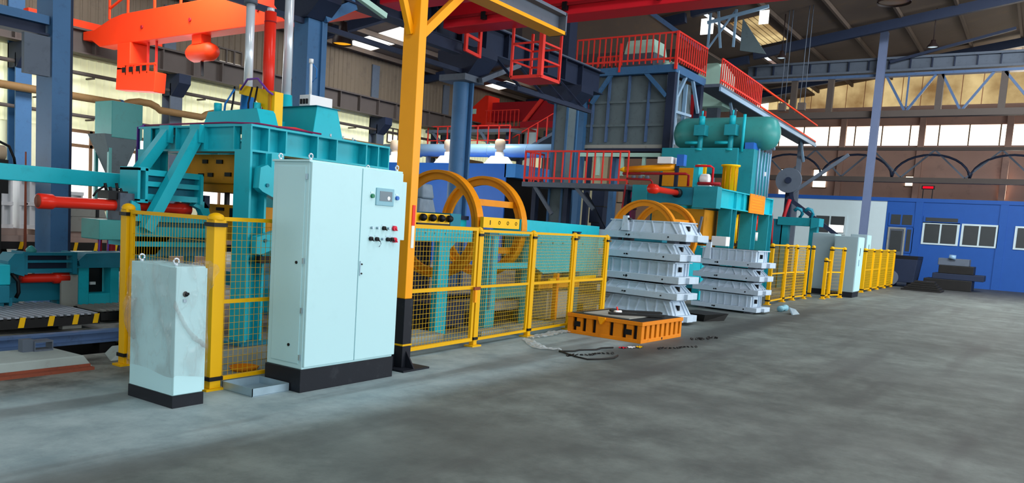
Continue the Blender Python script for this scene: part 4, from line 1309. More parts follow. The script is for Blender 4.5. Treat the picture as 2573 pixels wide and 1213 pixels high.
def slat_table(label, x0, x1, y0, y1, z, stripes, slatmat='slat_grey'):
    t = thing('slatted_table', label, 'conveyor table', ((x0 + x1) / 2, (y0 + y1) / 2, 0), 'slatted transfer tables')
    a = MB().box(x0, x1, y0, y0 + 0.05, z - 0.14, z - 0.02).build('front_apron', 'oil_black', t)
    MB().box(x0, x1, y0 + 0.05, y1, z - 0.1, z - 0.05).build('deck', 'oil_black', t)
    MB().box(x0, x1, y1 - 0.05, y1, z - 0.14, z - 0.02).build('rear_apron', 'oil_black', t)
    me = MB().box(-0.021, 0.021, 0, y1 - y0, 0, 0.035).mesh('slat', slatmat)
    n = int((x1 - x0) / 0.085)
    for i in range(n):
        piece('slat', me, t, (x0 + 0.05 + i * (x1 - x0 - 0.1) / (n - 1), y0, z - 0.035))
    for sx in stripes:
        MB().prism([(sx - 0.035, z - 0.13), (sx + 0.03, z - 0.13), (sx + 0.055, z - 0.01), (sx - 0.01, z - 0.01)], 'y', y0 - 0.006, y0).build('yellow_stripe', 'bright_yellow', t)
    for sx in (x0 + 0.3, (x0 + x1) / 2, x1 - 0.3):
        for yy in (y0 + 0.1, y1 - 0.2):
            MB().box(sx - 0.12, sx + 0.12, yy, yy + 0.1, 0.0, z - 0.1).build('foot', 'stone_grey', t)
    return t
slat_table('slatted steel transfer table with black apron and yellow stripes at lower left', 2.0, 5.48, 9.7, 11.0, 0.2, (2.9, 3.6, 4.52, 4.86, 5.16, 5.42))
slat_table('second slatted table, dusty brown, half hidden behind the left fence post', 5.75, 7.6, 10.15, 10.85, 0.16, (), 'stone_grey')

rb = thing('rail_beam', 'blue-grey steel rail beam spanning the dark pit at lower left', 'rail', (4, 9.35, 0))
MB().box(0.5, 5.5, 9.22, 9.34, 0.02, 0.05).build('rail_head', 'blue_rail', rb)
MB().box(0.5, 5.5, 9.26, 9.30, -0.06, 0.02).build('rail_web', 'blue_rail', rb)
MB().box(0.5, 5.5, 9.18, 9.38, -0.09, -0.06).build('rail_foot', 'blue_rail', rb)
for x in (1.0, 3.2, 5.2):
    MB().box(x, x + 0.2, 9.2, 9.36, -0.5, -0.09).build('rail_support', 'pit_black', rb)
cu = MB().hexa([(0, 7.42, 0), (4.14, 7.42, 0), (4.30, 8.05, 0), (0, 8.05, 0)], [(0, 7.44, 0.13), (4.05, 7.44, 0.13), (4.02, 8.04, 0.13), (0, 8.04, 0.13)]).build('concrete_curb', 'concrete_curb', bevel=0.012)
tag(cu, 'pale concrete kerb along the pit edge at lower left', 'kerb', kind='thing')
c = MB().hexa([(4.42, 7.62, 0), (5.3, 7.62, 0), (5.3, 8.05, 0), (4.6, 8.05, 0)], [(4.55, 7.68, 0.08), (5.25, 7.68, 0.08), (5.25, 8.04, 0.08), (4.68, 8.04, 0.08)]).build('concrete_curb', 'concrete_curb', bevel=0.012)
tag(c, 'short concrete kerb piece just behind the left fence post', 'kerb', kind='thing')
an = MB().box(0, 4.1, 7.335, 7.415, 0, 0.028).box(0, 4.1, 7.405, 7.415, 0.0, 0.05).build('angle_iron', 'rust')
tag(an, 'rusty red angle iron lying along the foot of the concrete kerb', 'angle iron')
rk = thing('rail_chair', 'small steel bracket standing on the concrete kerb', 'bracket', (3.85, 7.9, 0.13))
m = MB()
m.box(3.78, 3.96, 7.84, 7.97, 0.13, 0.145).box(3.78, 3.79, 7.84, 7.97, 0.145, 0.215).box(3.95, 3.96, 7.84, 7.97, 0.145, 0.215).box(3.78, 3.96, 7.84, 7.97, 0.215, 0.23)
m.build('bracket_box', 'grey_steel', rk)
MB().box(3.68, 3.78, 7.86, 7.95, 0.13, 0.25).build('clamp_block', 'grey_steel', rk)

# mould cars with black and yellow aprons behind the press
def mould_car(label, x0, x1, y0, y1, z0, z1, top=0.14):
    t = thing('mould_car', label, 'mould car', ((x0 + x1) / 2, (y0 + y1) / 2, 0), 'mould cars on the return track')
    MB().box(x0, x1, y0, y1, z0, z1).build('apron_frame', 'oil_black', t)
    MB().box(x0, x1, y0 + 0.02, y1 - 0.02, z1, z1 + top * 0.5).build('sand_bed', 'sand_pink', t)
    MB().box(x0 + 0.05, x1 - 0.2, y0 + 0.1, y1 - 0.1, z1 + top * 0.5, z1 + top).build('sand_bed', 'sand_pink', t)
    n = int((x1 - x0) / 0.36)
    for i in range(n):
        s = x0 + 0.15 + i * 0.36
        MB().prism([(s - 0.03, z0), (s + 0.03, z0), (s + 0.06, z1), (s, z1)], 'y', y0 - 0.008, y0).build('yellow_stripe', 'bright_yellow', t)
    for x in (x0 + 0.25, x1 - 0.25):
        for y in (y0 + 0.12, y1 - 0.12):
            MB().cyl((x, y - 0.04, z0 - 0.1), (x, y + 0.04, z0 - 0.1), 0.1, 14).build('wheel', 'oil_black', t)
            MB().box(x - 0.06, x + 0.06, y - 0.08, y + 0.08, 0, z0 - 0.18 if z0 > 0.3 else 0.05).build('track_block', 'stone_grey', t)
    return t
mould_car('mould car with striped apron left of the near blue column', 3.6, 6.6, 13.5, 14.5, 0.74, 0.86, 0.2)
mould_car('mould car with striped apron right of the near blue column', 6.65, 9.5, 13.5, 14.5, 0.72, 0.86, 0.18)
mould_car('mould car with striped apron seen through the left mesh panel', 9.55, 12.4, 13.5, 14.5, 0.72, 0.86, 0.18)
mould_car('low mould car in front of the others, right of the near blue column', 6.7, 9.4, 12.6, 13.3, 0.44, 0.56, 0.12)
for i, (x0, x1, z0, z1, lab) in enumerate(((5.30, 5.86, 1.06, 1.9, 'white flask half standing upright at the left picture edge'), (5.90, 6.28, 1.06, 1.9, 'white flask half standing upright left of the near blue column'),
                                      (6.42, 6.74, 1.06, 1.92, 'white flask half standing upright against the near blue column'), (7.1, 7.45, 1.16, 1.72, 'white flask half standing behind and right of the near blue column'))):
    t = thing('upright_flask', lab, 'flask', ((x0 + x1) / 2, 13.9, z0), 'upright white flask halves')
    MB().box(x0, x1, 13.9, 14.2, z0, z1).build('shell', 'white', t)  # brighter white than the stacked flasks makes up for weak light here
    for z in (z0, (z0 + z1) / 2 - 0.05, z1 - 0.06):
        MB().box(x0 - 0.02, x1 + 0.02, 13.8, 13.9, z, z + 0.06).build('flange', 'white', t)
    n = 3 if x1 - x0 > 0.36 else 2
    for j in range(n + 1):
        x = x0 + (x1 - x0) * j / n
        MB().box(x - 0.015, x + 0.015, 13.82, 13.9, z0, z1).build('rib', 'white', t)
    MB().cyl((x0 + 0.08, 13.78, (z0 + z1) / 2 - 0.02), (x0 + 0.08, 13.8, (z0 + z1) / 2 - 0.02), 0.02, 8).build('pin_hole', 'black', t)
for (x0, x1, z0, z1, lab) in ((7.1, 7.85, 1.14, 1.30, 'grey mould box slab, lower of two beside the near blue column'), (7.1, 7.75, 1.30, 1.5, 'grey mould box slab, upper of two beside the near blue column')):
    t = thing('mould_slab', lab, 'slab', ((x0 + x1) / 2, 13.75, z0))
    z0 = z0 if z0 > 1.2 else 1.04
    MB().prism([(x0, z0), (x1, z0), (x1 - 0.06, z1), (x0 + 0.03, z1)], 'y', 13.55, 13.85).build('slab_body', 'stone_grey', t, bevel=0.01)
    MB().box(x0 + 0.45, x0 + 0.5, 13.53, 13.55, z0, z1 - 0.02).build('strap', 'black', t)
sp = MB().cyl((6.3, 13.4, 0), (6.3, 13.4, 2.3), 0.028, 10, 0.012).build('marker_pole', 'rust')
tag(sp, 'thin rust-orange pole standing left of the near blue column', 'pole')
bt = thing('hydraulic_unit', 'beige motor with black hose above the teal beam at the left picture edge', 'motor', (5.4, 12.4, 0))
MB().lathe((4.9, 12.4, 2.2), [(0, 0), (0.11, 0), (0.11, 0.62), (0.0, 0.62)], 18, 'x').build('motor_body', 'beige', bt)
MB().tube([(5.2, 12.3, 2.3), (5.4, 12.3, 2.36), (5.55, 12.3, 2.3), (5.62, 12.3, 2.14), (5.64, 12.3, 2.0)], 0.02, 8).build('hose', 'black', bt)
MB().box(5.0, 5.5, 12.2, 12.6, 1.62, 2.1).build('frame_block', 'oil_black', bt)
for x in (5.02, 5.2, 5.38):
    MB().box(x, x + 0.07, 12.3, 12.5, 0, 1.62).build('leg', 'oil_black', bt)
du = thing('dust_hopper', 'teal-grey dust hopper behind the left corner of the near press', 'hopper', (8.7, 14.8, 0))
MB().box(8.42, 9.05, 14.6, 15.2, 2.8, 3.48).build('upper_bin', 'green_teal', du, bevel=0.01)
MB().hexa([(8.55, 14.75, 2.1), (8.75, 14.75, 2.1), (8.75, 15.0, 2.1), (8.55, 15.0, 2.1)], [(8.28, 14.6, 2.85), (9.0, 14.6, 2.85), (9.0, 15.2, 2.85), (8.28, 15.2, 2.85)]).build('cone', 'hopper_grey', du)
for x in (8.4, 8.98):
    for y in (14.65, 15.12):
        MB().box(x, x + 0.06, y, y + 0.06, 0, 2.85).build('leg', 'green_teal', du)
MB().cyl((8.65, 14.87, 1.6), (8.65, 14.87, 2.1), 0.08, 12).build('outlet_pipe', 'hopper_grey', du)

# ================================================================== RING TURNOVER MACHINES
def turnover(name_label, dx, full=True):
    t = thing('turnover_machine', name_label, 'turnover machine', (10.6 + dx, 7.9, 0))
    for x, y in ((10.0 + dx, 7.92), (11.2 + dx, 7.88)):
        r = MB().ring((x, y, 1.57), 0.85, 0.70, 0.06).build('ring', 'ring_yellow', t)
        MB().ring((x - 0.05, y, 1.57), 0.85, 0.805, 0.04).build('ring_lip', 'ring_yellow', r)
        MB().ring((x + 0.06, y, 1.57), 0.85, 0.78, 0.06).build('ring_lip', 'ring_yellow', r)
        MB().ring((x + 0.02, y, 1.57), 0.835, 0.82, 0.12).build('ring_track', 'ochre', r)
    for z in (1.2, 1.95):
        MB().bar((10.0 + dx, 7.9 - 0.62, z), (11.2 + dx, 7.9 - 0.62, z), 0.08, 0.1).build('cross_tie', 'ring_yellow', t)
    if full:
        ry = MB().box(8.3, 9.13, 7.0, 7.06, 1.545, 1.72).build('roller_plate', 'bright_yellow', t)
        for i, x in enumerate((8.47, 8.68, 8.88, 9.06)):
            q = MB().lathe((x, 6.93, 1.66), [(0, -0.03), (0.035, -0.028), (0.05, 0.0), (0.05, 0.04), (0.03, 0.06)], 16, 'y').build('roller', 'black', ry)
        MB().box(8.32, 9.05, 6.92, 7.0, 1.555, 1.585).build('roller_shelf', 'black', ry)
        MB().box(8.3, 8.36, 6.99, 7.05, 1.5, 1.56).build('plate_lug', 'rust', ry)
        MB().box(8.25, 9.66, 6.96, 7.06, 1.34, 1.52).build('cross_plate', 'teal', t)
        MB().box(8.90, 9.14, 6.97, 7.07, 0.0, 1.34).build('leg', 'teal', t)
        MB().prism([(9.14, 1.34), (9.3, 1.34), (9.14, 1.22)], 'y', 6.98, 7.05).build('gusset', 'teal', t)
        for x in (8.55, 8.75, 9.0, 9.3):
            MB().cyl((x, 6.955, 1.45), (x, 6.96, 1.45), 0.012, 8).build('bolt', 'teal_dark', t)
        MB().box(9.15, 9.4, 7.0, 8.8, 1.55, 1.74).build('end_block', 'teal_dark', t)
        MB().box(9.4, 9.95, 7.3, 7.45, 1.44, 1.66).build('side_beam', 'teal', t)
        MB().box(9.4, 9.98, 7.28, 7.47, 1.66, 1.72).build('side_rail', 'navy_steel', t)
        sy = MB().box(9.95, 10.96, 6.98, 7.04, 1.565, 1.725).build('marked_plate', 'bright_yellow', t)
        for i in range(4):
            if not i:
                MB().box(10.12 + i * 0.24, 10.135 + i * 0.24, 6.975, 6.98, 1.61, 1.68).build('mark', 'black', sy)
            if i:
                MB().ring((0, 0, 0), 0.03, 0.018, 0.004, 12)
                pts = [(10.14 + i * 0.24 + 0.025 * math.cos(a), 6.977, 1.65 + 0.025 * math.sin(a)) for a in [j * math.pi / 5 for j in range(11)]]
                MB().tube(pts, 0.005, 4).build('mark', 'black', sy)
        # second frame
        MB().box(10.1, 10.35, 6.95, 7.1, 0.0, 1.46).build('leg', 'teal', t)
        MB().box(10.14, 10.2, 6.93, 6.95, 0.3, 1.44).build('leg_rib', 'teal_dark', t)
        MB().box(11.32, 11.5, 6.95, 7.1, 0.0, 1.46).build('leg', 'teal', t)
        MB().box(10.06, 11.54, 6.93, 7.12, 1.45, 1.54).build('cross_plate', 'teal_dark', t)
        MB().box(10.3, 11.52, 6.92, 6.96, 1.47, 1.53).build('top_lip', 'teal', t)
        MB().box(10.35, 11.32, 6.97, 7.07, 0.93, 1.02).build('middle_bar', 'teal', t)
        MB().box(10.35, 11.32, 6.97, 7.07, 0.46, 0.66).build('lower_bar', 'green_teal', t)
        MB().box(10.37, 10.8, 7.3, 7.4, 0.85, 0.95).build('roller_beam', 'ochre', t)
        MB().box(10.5, 10.9, 7.4, 7.5, 1.18, 1.26).build('roller_beam', 'bright_yellow', t)
        # bed box to the right
        bd = MB().prism([(11.12, 1.73), (13.95, 1.70), (13.95, 0.85), (11.95, 0.82), (11.62, 0.95), (11.5, 1.1), (11.5, 1.45), (11.12, 1.45)], 'y', 7.05, 7.6).build('bed_box', 'teal', t, bevel=0.008)
        MB().box(12.88, 13.2, 7.03, 7.05, 1.56, 1.58).box(12.88, 12.9, 7.03, 7.05, 1.42, 1.58).box(13.06, 13.14, 7.02, 7.05, 1.44, 1.58).build('box_bracket', 'navy_steel', bd)
        for x in (11.8, 12.2, 12.55, 13.3):
            MB().cyl((x, 7.035, 1.36), (x, 7.05, 1.36), 0.014, 8).build('bolt', 'teal_dark', bd)
        for x, mt in ((11.6, 'teal_dark'), (13.3, 'teal_dark')):
            MB().box(x, x + 0.16, 7.15, 7.4, 0, 0.86).build('leg', mt, t)
        # low rails, roller bed and drive inside the pit side
        MB().box(8.2, 14.2, 7.4, 7.55, 0.0, 0.16).build('base_rail', 'oil_black', t)
        MB().box(8.2, 14.2, 8.6, 8.8, 0.0, 0.3).build('base_rail', 'oil_black', t)
        MB().box(9.2, 9.9, 7.2, 7.9, 0.05, 0.4).build('drive_unit', 'navy_steel', t)
        MB().box(8.4, 9.2, 8.0, 8.6, 0.55, 1.0).build('rear_box', 'teal_dark', t)
        MB().box(10.4, 11.6, 7.3, 7.9, 0.2, 0.34).build('drive_unit', 'stone_grey', t)
        MB().box(8.35, 8.6, 7.5, 7.7, 0.9, 1.05).build('sensor_block', 'beige', t)
        yr = MB().bar((11.9, 6.9, 0.72), (13.6, 6.9, 0.76), 0.05, 0.05).build('guard_rail', 'bright_yellow', t)
        MB().bar((12.15, 6.9, 0.03), (12.15, 6.9, 0.84), 0.08, 0.08).build('guard_post', 'crate_orange', t)
        MB().box(12.05, 12.9, 7.0, 7.6, 0.02, 0.5).build('grey_block', 'stone_grey', t)
        MB().box(11.9, 13.4, 7.1, 7.5, 0.55, 0.66).build('under_beam', 'ochre', t)
    else:
        MB().box(8.4 + dx, 11.9 + dx, 8.9, 9.0, 0.5, 1.5).build('rear_plate', 'teal', t)
        MB().box(10.4 + dx, 10.8 + dx, 7.6, 8.4, 1.3, 1.9).build('drum_core', 'teal_dark', t)
        for x in (8.6, 11.6):
            MB().box(x + dx, x + dx + 0.2, 7.0, 7.2, 0, 1.4).build('leg', 'teal', t)
        MB().box(8.4 + dx, 11.9 + dx, 7.02, 7.18, 0.6, 1.0).build('front_beam', 'teal', t)
    return t
turnover('turnover machine with two large yellow rings on a teal frame behind the gate', 0.0)
turnover('smaller-looking far turnover machine with two yellow rings behind the flask stacks', 8.0, False)

wg = thing('wrapped_motor', 'grey film-wrapped machine head standing behind the near yellow ring', 'machine', (11.2, 9.3, 0))
MB().hexa([(10.95, 9.1, 1.4), (11.6, 9.1, 1.4), (11.6, 9.6, 1.4), (10.95, 9.6, 1.4)], [(11.05, 9.15, 2.0), (11.42, 9.15, 2.0), (11.42, 9.5, 2.0), (11.05, 9.5, 2.0)]).build('wrapped_base', 'wrap_grey', wg, bevel=0.02)
MB().hexa([(11.07, 9.12, 2.0), (11.42, 9.12, 2.0), (11.42, 9.5, 2.0), (11.07, 9.5, 2.0)], [(11.1, 9.15, 2.26), (11.38, 9.15, 2.26), (11.38, 9.5, 2.26), (11.1, 9.5, 2.26)]).build('wrapped_head', 'wrap_grey', wg, bevel=0.03)
MB().box(11.0, 11.5, 9.2, 9.5, 0.0, 1.4).build('stand', 'navy_steel', wg)

# ================================================================== FLASK STACKS
def flask(name, label, L, W, fz0, fz1, bz0, bz1, x, y, rz, seed, group, taper_up=True):
    """one flask: rim flange fz0..fz1, ribbed body bz0..bz1; local x across, local y along the long face"""
    rnd = random.Random(seed)
    z0 = min(fz0, bz0)
    t = thing(name, label, 'flask', (x, y, z0), group, rz, local=True)
    def Zl(z):
        return z - z0
    hw, hl = W / 2, L / 2
    notch = 0.05
    MB().box(-hw, hw, -hl, hl, Zl(fz0), Zl(fz1)).build('flange', 'flask_white', t, bevel=0.008)
    i0, i1 = (0.045, 0.105) if seed % 3 else (0.075, 0.075)
    bl, bu = (i0, i1) if taper_up else (i1, i0)
    lo = [(-hw + bl, -hl + bl * 2.4), (hw - bl, -hl + bl * 2.4), (hw - bl, hl - bl * 2.4), (-hw + bl, hl - bl * 2.4)]
    hi = [(-hw + bu, -hl + bu * 2.4), (hw - bu, -hl + bu * 2.4), (hw - bu, hl - bu * 2.4), (-hw + bu, hl - bu * 2.4)]
    MB().hexa([(a, b, Zl(bz0)) for a, b in lo], [(a, b, Zl(bz1)) for a, b in hi]).build('body', 'flask_white', t, bevel=0.006)
    lip = 0.022
    zz = Zl(bz1) if taper_up else Zl(bz0)
    b_ = i1 - 0.02
    MB().box(-hw + b_, hw - b_, -hl + b_ * 2.4, hl - b_ * 2.4, zz - (lip if taper_up else 0), zz + (0 if taper_up else lip)).build('lip', 'flask_white', t)
    # ribs on the long face (-x) and the short face (-y), standing 25 mm proud of the body
    def rib(cx0, cy0, cx1, cy1, ax):
        t_ = 0.011
        q = []
        for (cx_, cy_, z_) in ((cx0, cy0, Zl(bz0)), (cx1, cy1, Zl(bz1))):
            if ax == 'x':
                q.append([(cx_ - 0.025, cy_ - t_, z_), (cx_ + 0.03, cy_ - t_, z_), (cx_ + 0.03, cy_ + t_, z_), (cx_ - 0.025, cy_ + t_, z_)])
            else:
                q.append([(cx_ - t_, cy_ - 0.025, z_), (cx_ + t_, cy_ - 0.025, z_), (cx_ + t_, cy_ + 0.03, z_), (cx_ - t_, cy_ + 0.03, z_)])
        MB().hexa(q[0], q[1]).build('rib', 'flask_white', t)
    n = 7
    for i in range(n):
        f_ = -1 + 2 * (i + 0.35) / (n - 0.3)
        l0, l1 = hl - bl * 2.4 - 0.03, hl - bu * 2.4 - 0.03
        sl = 0.03 * (1 if i % 2 else -1) * (1 if seed % 3 else 0)
        rib(-hw + bl, f_ * l0 + sl, -hw + bu, f_ * l1 - sl, 'x')
    for f_ in (-0.8, 0.45, 0.85):
        rib(f_ * (hw - bl - 0.03), -hl + bl * 2.4, f_ * (hw - bu - 0.03), -hl + bu * 2.4, 'y')
    zf = Zl((fz0 + fz1) / 2)
    for yy in (hl * 0.32, hl * 0.26, -hl * 0.62):
        MB().cyl((-hw - 0.006, yy, zf + rnd.uniform(-0.01, 0.01)), (-hw + 0.002, yy, zf), 0.016 if yy != hl * 0.26 else 0.024, 10).build('pin_hole', 'black', t)
    # corner lug with pin bush on the near corner
    MB().box(-hw * 0.3, hw * 0.25, -hl - 0.07, -hl + 0.02, Zl(fz0) + 0.01, Zl(fz1) - 0.01).build('pin_lug', 'flask_white', t, bevel=0.006)
    ym = -hl + (bl + bu) * 1.2
    zc_ = Zl((bz0 + bz1) / 2)
    MB().box(-0.10, -0.055, ym - 0.05, ym + 0.1, zc_ - 0.05, zc_ + 0.04).build('lug_slot', 'black', t)
    return t

# nearer stack: five flasks; z ranges from floor to top
ANG = -0.165
cx, cy = 14.24, 6.12
NS = 'white flasks in the nearer stack'
flask('mould_flask', 'bottom flask of the nearer white stack, behind the orange crate', 1.78, 0.72, 0.05, 0.17, 0.17, 0.44, cx + 0.02, cy - 0.02, -ANG * -1, 1, NS)
flask('mould_flask', 'second flask from the floor in the nearer white stack', 1.78, 0.72, 0.46, 0.58, 0.58, 0.72, cx, cy, ANG, 2, NS)
flask('mould_flask', 'middle flask with deep pockets in the nearer white stack', 1.78, 0.72, 0.75, 0.88, 0.88, 1.14, cx + 0.01, cy, ANG, 3, NS)
flask('mould_flask', 'second flask from the top in the nearer white stack', 1.80, 0.74, 1.16, 1.29, 1.29, 1.47, cx, cy + 0.01, ANG, 4, NS)
tf = flask('mould_flask', 'top flask with an upright lever in the nearer white stack', 1.92, 0.80, 1.52, 1.65, 1.65, 1.87, cx + 0.03, cy - 0.02, ANG, 5, NS)
MB().hexa([(-0.43, 0.26, 0.14), (-0.36, 0.26, 0.14), (-0.36, 0.42, 0.14), (-0.43, 0.42, 0.14)], [(-0.36, 0.34, 0.42), (-0.30, 0.34, 0.42), (-0.30, 0.44, 0.42), (-0.36, 0.44, 0.42)]).build('lifting_arm', 'flask_white', tf)
MB().box(-0.37, -0.29, 0.28, 0.36, 0.34, 0.38).build('arm_clip', 'black', tf)
MB().bar((0.25, -0.82, 0.18), (0.28, -0.85, 0.48), 0.04, 0.03).build('lever', 'grey_steel', tf)
for z in (0.0, 0.44, 0.72, 1.14, 1.47):
    t = thing('flask_spacer', 'timber-grey spacer blocks under the flask at %s of the nearer stack' % {0.0: 'the foot', 0.44: 'the lower quarter', 0.72: 'the middle', 1.14: 'the upper quarter', 1.47: 'the top'}[z], 'spacer', (cx, cy, z), 'spacers in the nearer stack', ANG, local=True)
    for (a, b) in ((-0.2, -0.62), (0.2, -0.62), (-0.2, 0.62), (0.2, 0.62)):
        MB().box(a - 0.08, a + 0.08, b - 0.08, b + 0.08, 0, {0.0: 0.05, 1.47: 0.05}.get(z, 0.03 if z == 0.72 else 0.02)).build('block', 'flask_dark', t)

FS = 'white flasks in the farther stack'
fx, fy, FA = 18.22, 5.76, -0.13
flask('mould_flask', 'bottom flask of the farther, lower white stack', 1.58, 0.72, 0.04, 0.14, 0.14, 0.40, fx, fy, FA, 6, FS)
flask('mould_flask', 'second flask from the floor in the farther white stack', 1.58, 0.72, 0.42, 0.53, 0.53, 0.68, fx, fy, FA, 7, FS)
flask('mould_flask', 'third flask from the floor in the farther white stack', 1.60, 0.74, 0.72, 0.84, 0.84, 0.98, fx, fy, FA, 8, FS)
tf2 = flask('mould_flask', 'top flask of the farther, lower white stack', 1.64, 0.76, 1.02, 1.14, 1.14, 1.40, fx, fy, FA, 9, FS)
MB().hexa([(-0.40, 0.40, 0.12), (-0.32, 0.40, 0.12), (-0.32, 0.56, 0.12), (-0.40, 0.56, 0.12)], [(-0.32, 0.44, 0.5), (-0.26, 0.44, 0.5), (-0.26, 0.54, 0.5), (-0.32, 0.54, 0.5)]).build('lifting_arm', 'flask_white', tf2)
for z, h_, w_ in ((0.0, 0.04, 'the foot'), (0.40, 0.02, 'the lower third'), (0.68, 0.04, 'the middle'), (0.98, 0.04, 'the top')):
    t = thing('flask_spacer', 'timber-grey spacer blocks under the flask at %s of the farther stack' % w_, 'spacer', (fx, fy, z), 'spacers in the farther stack', FA, local=True)
    for (a, b) in ((-0.2, -0.55), (0.2, -0.55), (-0.2, 0.55), (0.2, 0.55)):
        MB().box(a - 0.08, a + 0.08, b - 0.08, b + 0.08, 0, h_).build('block', 'flask_dark', t)

# ================================================================== ORANGE CRATE
oc2 = thing('pattern_crate', 'orange ribbed steel crate lying on the floor in front of the nearer stack', 'crate', (11.0, 4.74, 0), None, -0.05, local=True)
LX, LY, H = 1.42, 1.28, 0.32
MB().box(0.05, LX - 0.05, 0.05, LY - 0.05, 0.04, 0.27).build('inner_shell', 'black', oc2)
for z0, z1, e in ((0.0, 0.055, 0), (0.262, 0.318, 0.012)):
    m = MB()
    m.box(-e, LX + e, -e, 0.05, z0, z1).box(-e, LX + e, LY - 0.05, LY + e, z0, z1).box(-e, 0.05, 0.05, LY - 0.05, z0, z1).box(LX - 0.05, LX + e, 0.05, LY - 0.05, z0, z1)
    m.build('rim', 'crate_orange', oc2, bevel=0.004)
def side_x(a, b):
    MB().box(a, b, 0.004, 0.05, 0.055, 0.262).build('side_panel', 'crate_orange', oc2)
nb = 8
for i in range(nb + 1):
    a = LX * i / (nb + 0.4)
    side_x(a, min(LX, a + 0.1))
slots = [0.0, 0.10, 0.17, 0.30, 0.37, 0.55, 0.62, 0.88, 0.95, 1.03, 1.10, 1.20, 1.27]
for a, b in ((0.0, 0.075), (0.145, 0.255), (0.325, 0.475), (0.545, 0.775), (0.845, 0.95), (1.02, 1.12), (1.19, 1.28)):
    MB().box(0.004, 0.05, a, b, 0.055, 0.262).build('side_panel', 'crate_orange', oc2)
for (a, b, z0, z1) in ((0.16, 0.28, 0.11, 0.19), (1.05, 1.16, 0.12, 0.20)):
    MB().box(-0.004, 0.004, a, b, z0, z1).build('pocket_plate', 'black', oc2)
MB().prism([(0.6, 0.318), (0.72, 0.318), (0.72, 0.29), (0.68, 0.21), (0.66, 0.21), (0.6, 0.29)], 'x', -0.05, 0.0).build('locating_lug', 'mast_yellow', oc2)
MB().cyl((LX * 0.5, -0.002, 0.03), (LX * 0.5, 0.006, 0.03), 0.02, 10).build('drain_plug', 'black', oc2)
MB().box(0.02, LX - 0.02, 0.02, LY - 0.02, 0.300, 0.322).build('cover_sheet', 'oil_black', oc2)
cs = thing('steel_sheet', 'grey steel sheet lying on top of the orange crate', 'sheet', (11.0, 4.74, 0.322), None, -0.05, local=True)
MB().box(0.16, 1.0, 0.30, 1.1, 0, 0.012).build('sheet', 'stone_grey', cs)
for (p, q, lab) in (((0.35, 0.75), (0.95, 0.12), 'black flat bar lying on the orange crate, nearer of two'), ((0.75, 0.95), (1.36, 0.35), 'black flat bar lying on the orange crate, farther of two')):
    t = thing('flat_bar', lab, 'bar', (11.0, 4.74, 0.335), None, -0.05, local=True)
    MB().bar((p[0], p[1], 0.015), (q[0], q[1], 0.015), 0.13, 0.03).build('bar', 'oil_black', t)
t = thing('valve_fitting', 'small pink and white fitting lying on the orange crate', 'fitting', (11.4, 5.45, 0.34))
MB().cyl((11.55, 5.46, 0.365), (11.66, 5.40, 0.365), 0.025, 10).build('pipe_stub', 'white', t)
MB().bar((11.6, 5.43, 0.38), (11.62, 5.46, 0.44), 0.02, 0.02).build('handle', 'rail_red', t)
# skid block behind the stack
t = thing('skid_block', 'dark steel skid sticking out between the two flask stacks', 'skid', (15.45, 5.4, 0))
MB().hexa([(15.1, 5.25, 0), (15.7, 5.05, 0), (15.8, 5.7, 0), (15.2, 5.8, 0)], [(15.0, 5.2, 0.14), (15.8, 5.0, 0.14), (15.9, 5.7, 0.14), (15.1, 5.8, 0.14)]).build('skid_body', 'oil_black', t)

# ================================================================== THINGS ON THE FLOOR
def floor_film(name, label, pts, wdt, seed):
    t = thing(name, label, 'plastic film', (pts[0][0], pts[0][1], 0))
    P = [Vector((x, y, 0)) for x, y in pts]
    def fn(u, v):
        k = u * (len(P) - 1)
        i = min(int(k), len(P) - 2)
        p = P[i].lerp(P[i + 1], k - i)
        d = (P[i + 1] - P[i]).normalized()
        s = Vector((-d.y, d.x, 0))
        ww = wdt * (0.5 + 0.5 * math.sin(math.pi * min(1, max(0.05, u))))
        q = p + s * (v - 0.5) * ww
        q.z = 0.008 + 0.05 * abs(noise.noise(Vector((u * 9 + seed, v * 5, seed)))) + 0.02 * abs(noise.noise(Vector((u * 23, v * 11, seed))))
        return q
    MB().grid(fn, 34, 8).build('film', 'clear_film', t)
floor_film('plastic_film', 'crumpled clear plastic film on the floor below the fence post', [(9.75, 5.98), (9.5, 5.7), (9.2, 5.4), (9.35, 5.15)], 0.2, 3.0)
floor_film('plastic_film', 'strip of clear plastic film running along the fence towards the orange crate', [(9.9, 6.0), (10.4, 6.02), (10.9, 6.05), (11.3, 5.98)], 0.22, 8.0)
rp = thing('wire_rope', 'loop of dark wire rope and chain lying on the floor before the orange crate', 'rope', (9.6, 4.7, 0))
MB().tube([(9.2, 5.1, 0.015), (9.0, 4.75, 0.015), (8.95, 4.55, 0.015), (9.1, 4.46, 0.015), (9.35, 4.38, 0.015), (9.6, 4.44, 0.015)], 0.011, 6).build('rope_strand', 'oil_black', rp)
MB().tube([(9.2, 5.1, 0.012), (9.4, 4.98, 0.012), (9.55, 4.99, 0.012), (9.8, 4.86, 0.012), (10.0, 4.88, 0.012), (10.2, 4.80, 0.012)], 0.011, 6).build('rope_strand', 'oil_black', rp)
for (x, y, lab, mt, sh) in ((10.35, 4.72, 'small red scrap of wrapping on the floor under the crate corner', 'button_red', 0), (10.5, 4.66, 'small white scrap of wrapping on the floor under the crate corner', 'white', 1), (10.62, 4.6, 'small yellow scrap of wrapping on the floor under the crate corner', 'bright_yellow', 2)):
    t = thing('wrapping_scrap', lab, 'scrap', (x, y, 0))
    def fn(u, v):
        return Vector((x + (u - 0.5) * 0.13, y + (v - 0.5) * 0.09, 0.004 + 0.04 * abs(noise.noise(Vector((u * 4, v * 4, sh * 3.1))))))
    MB().grid(fn, 6, 5).build('scrap', mt, t)
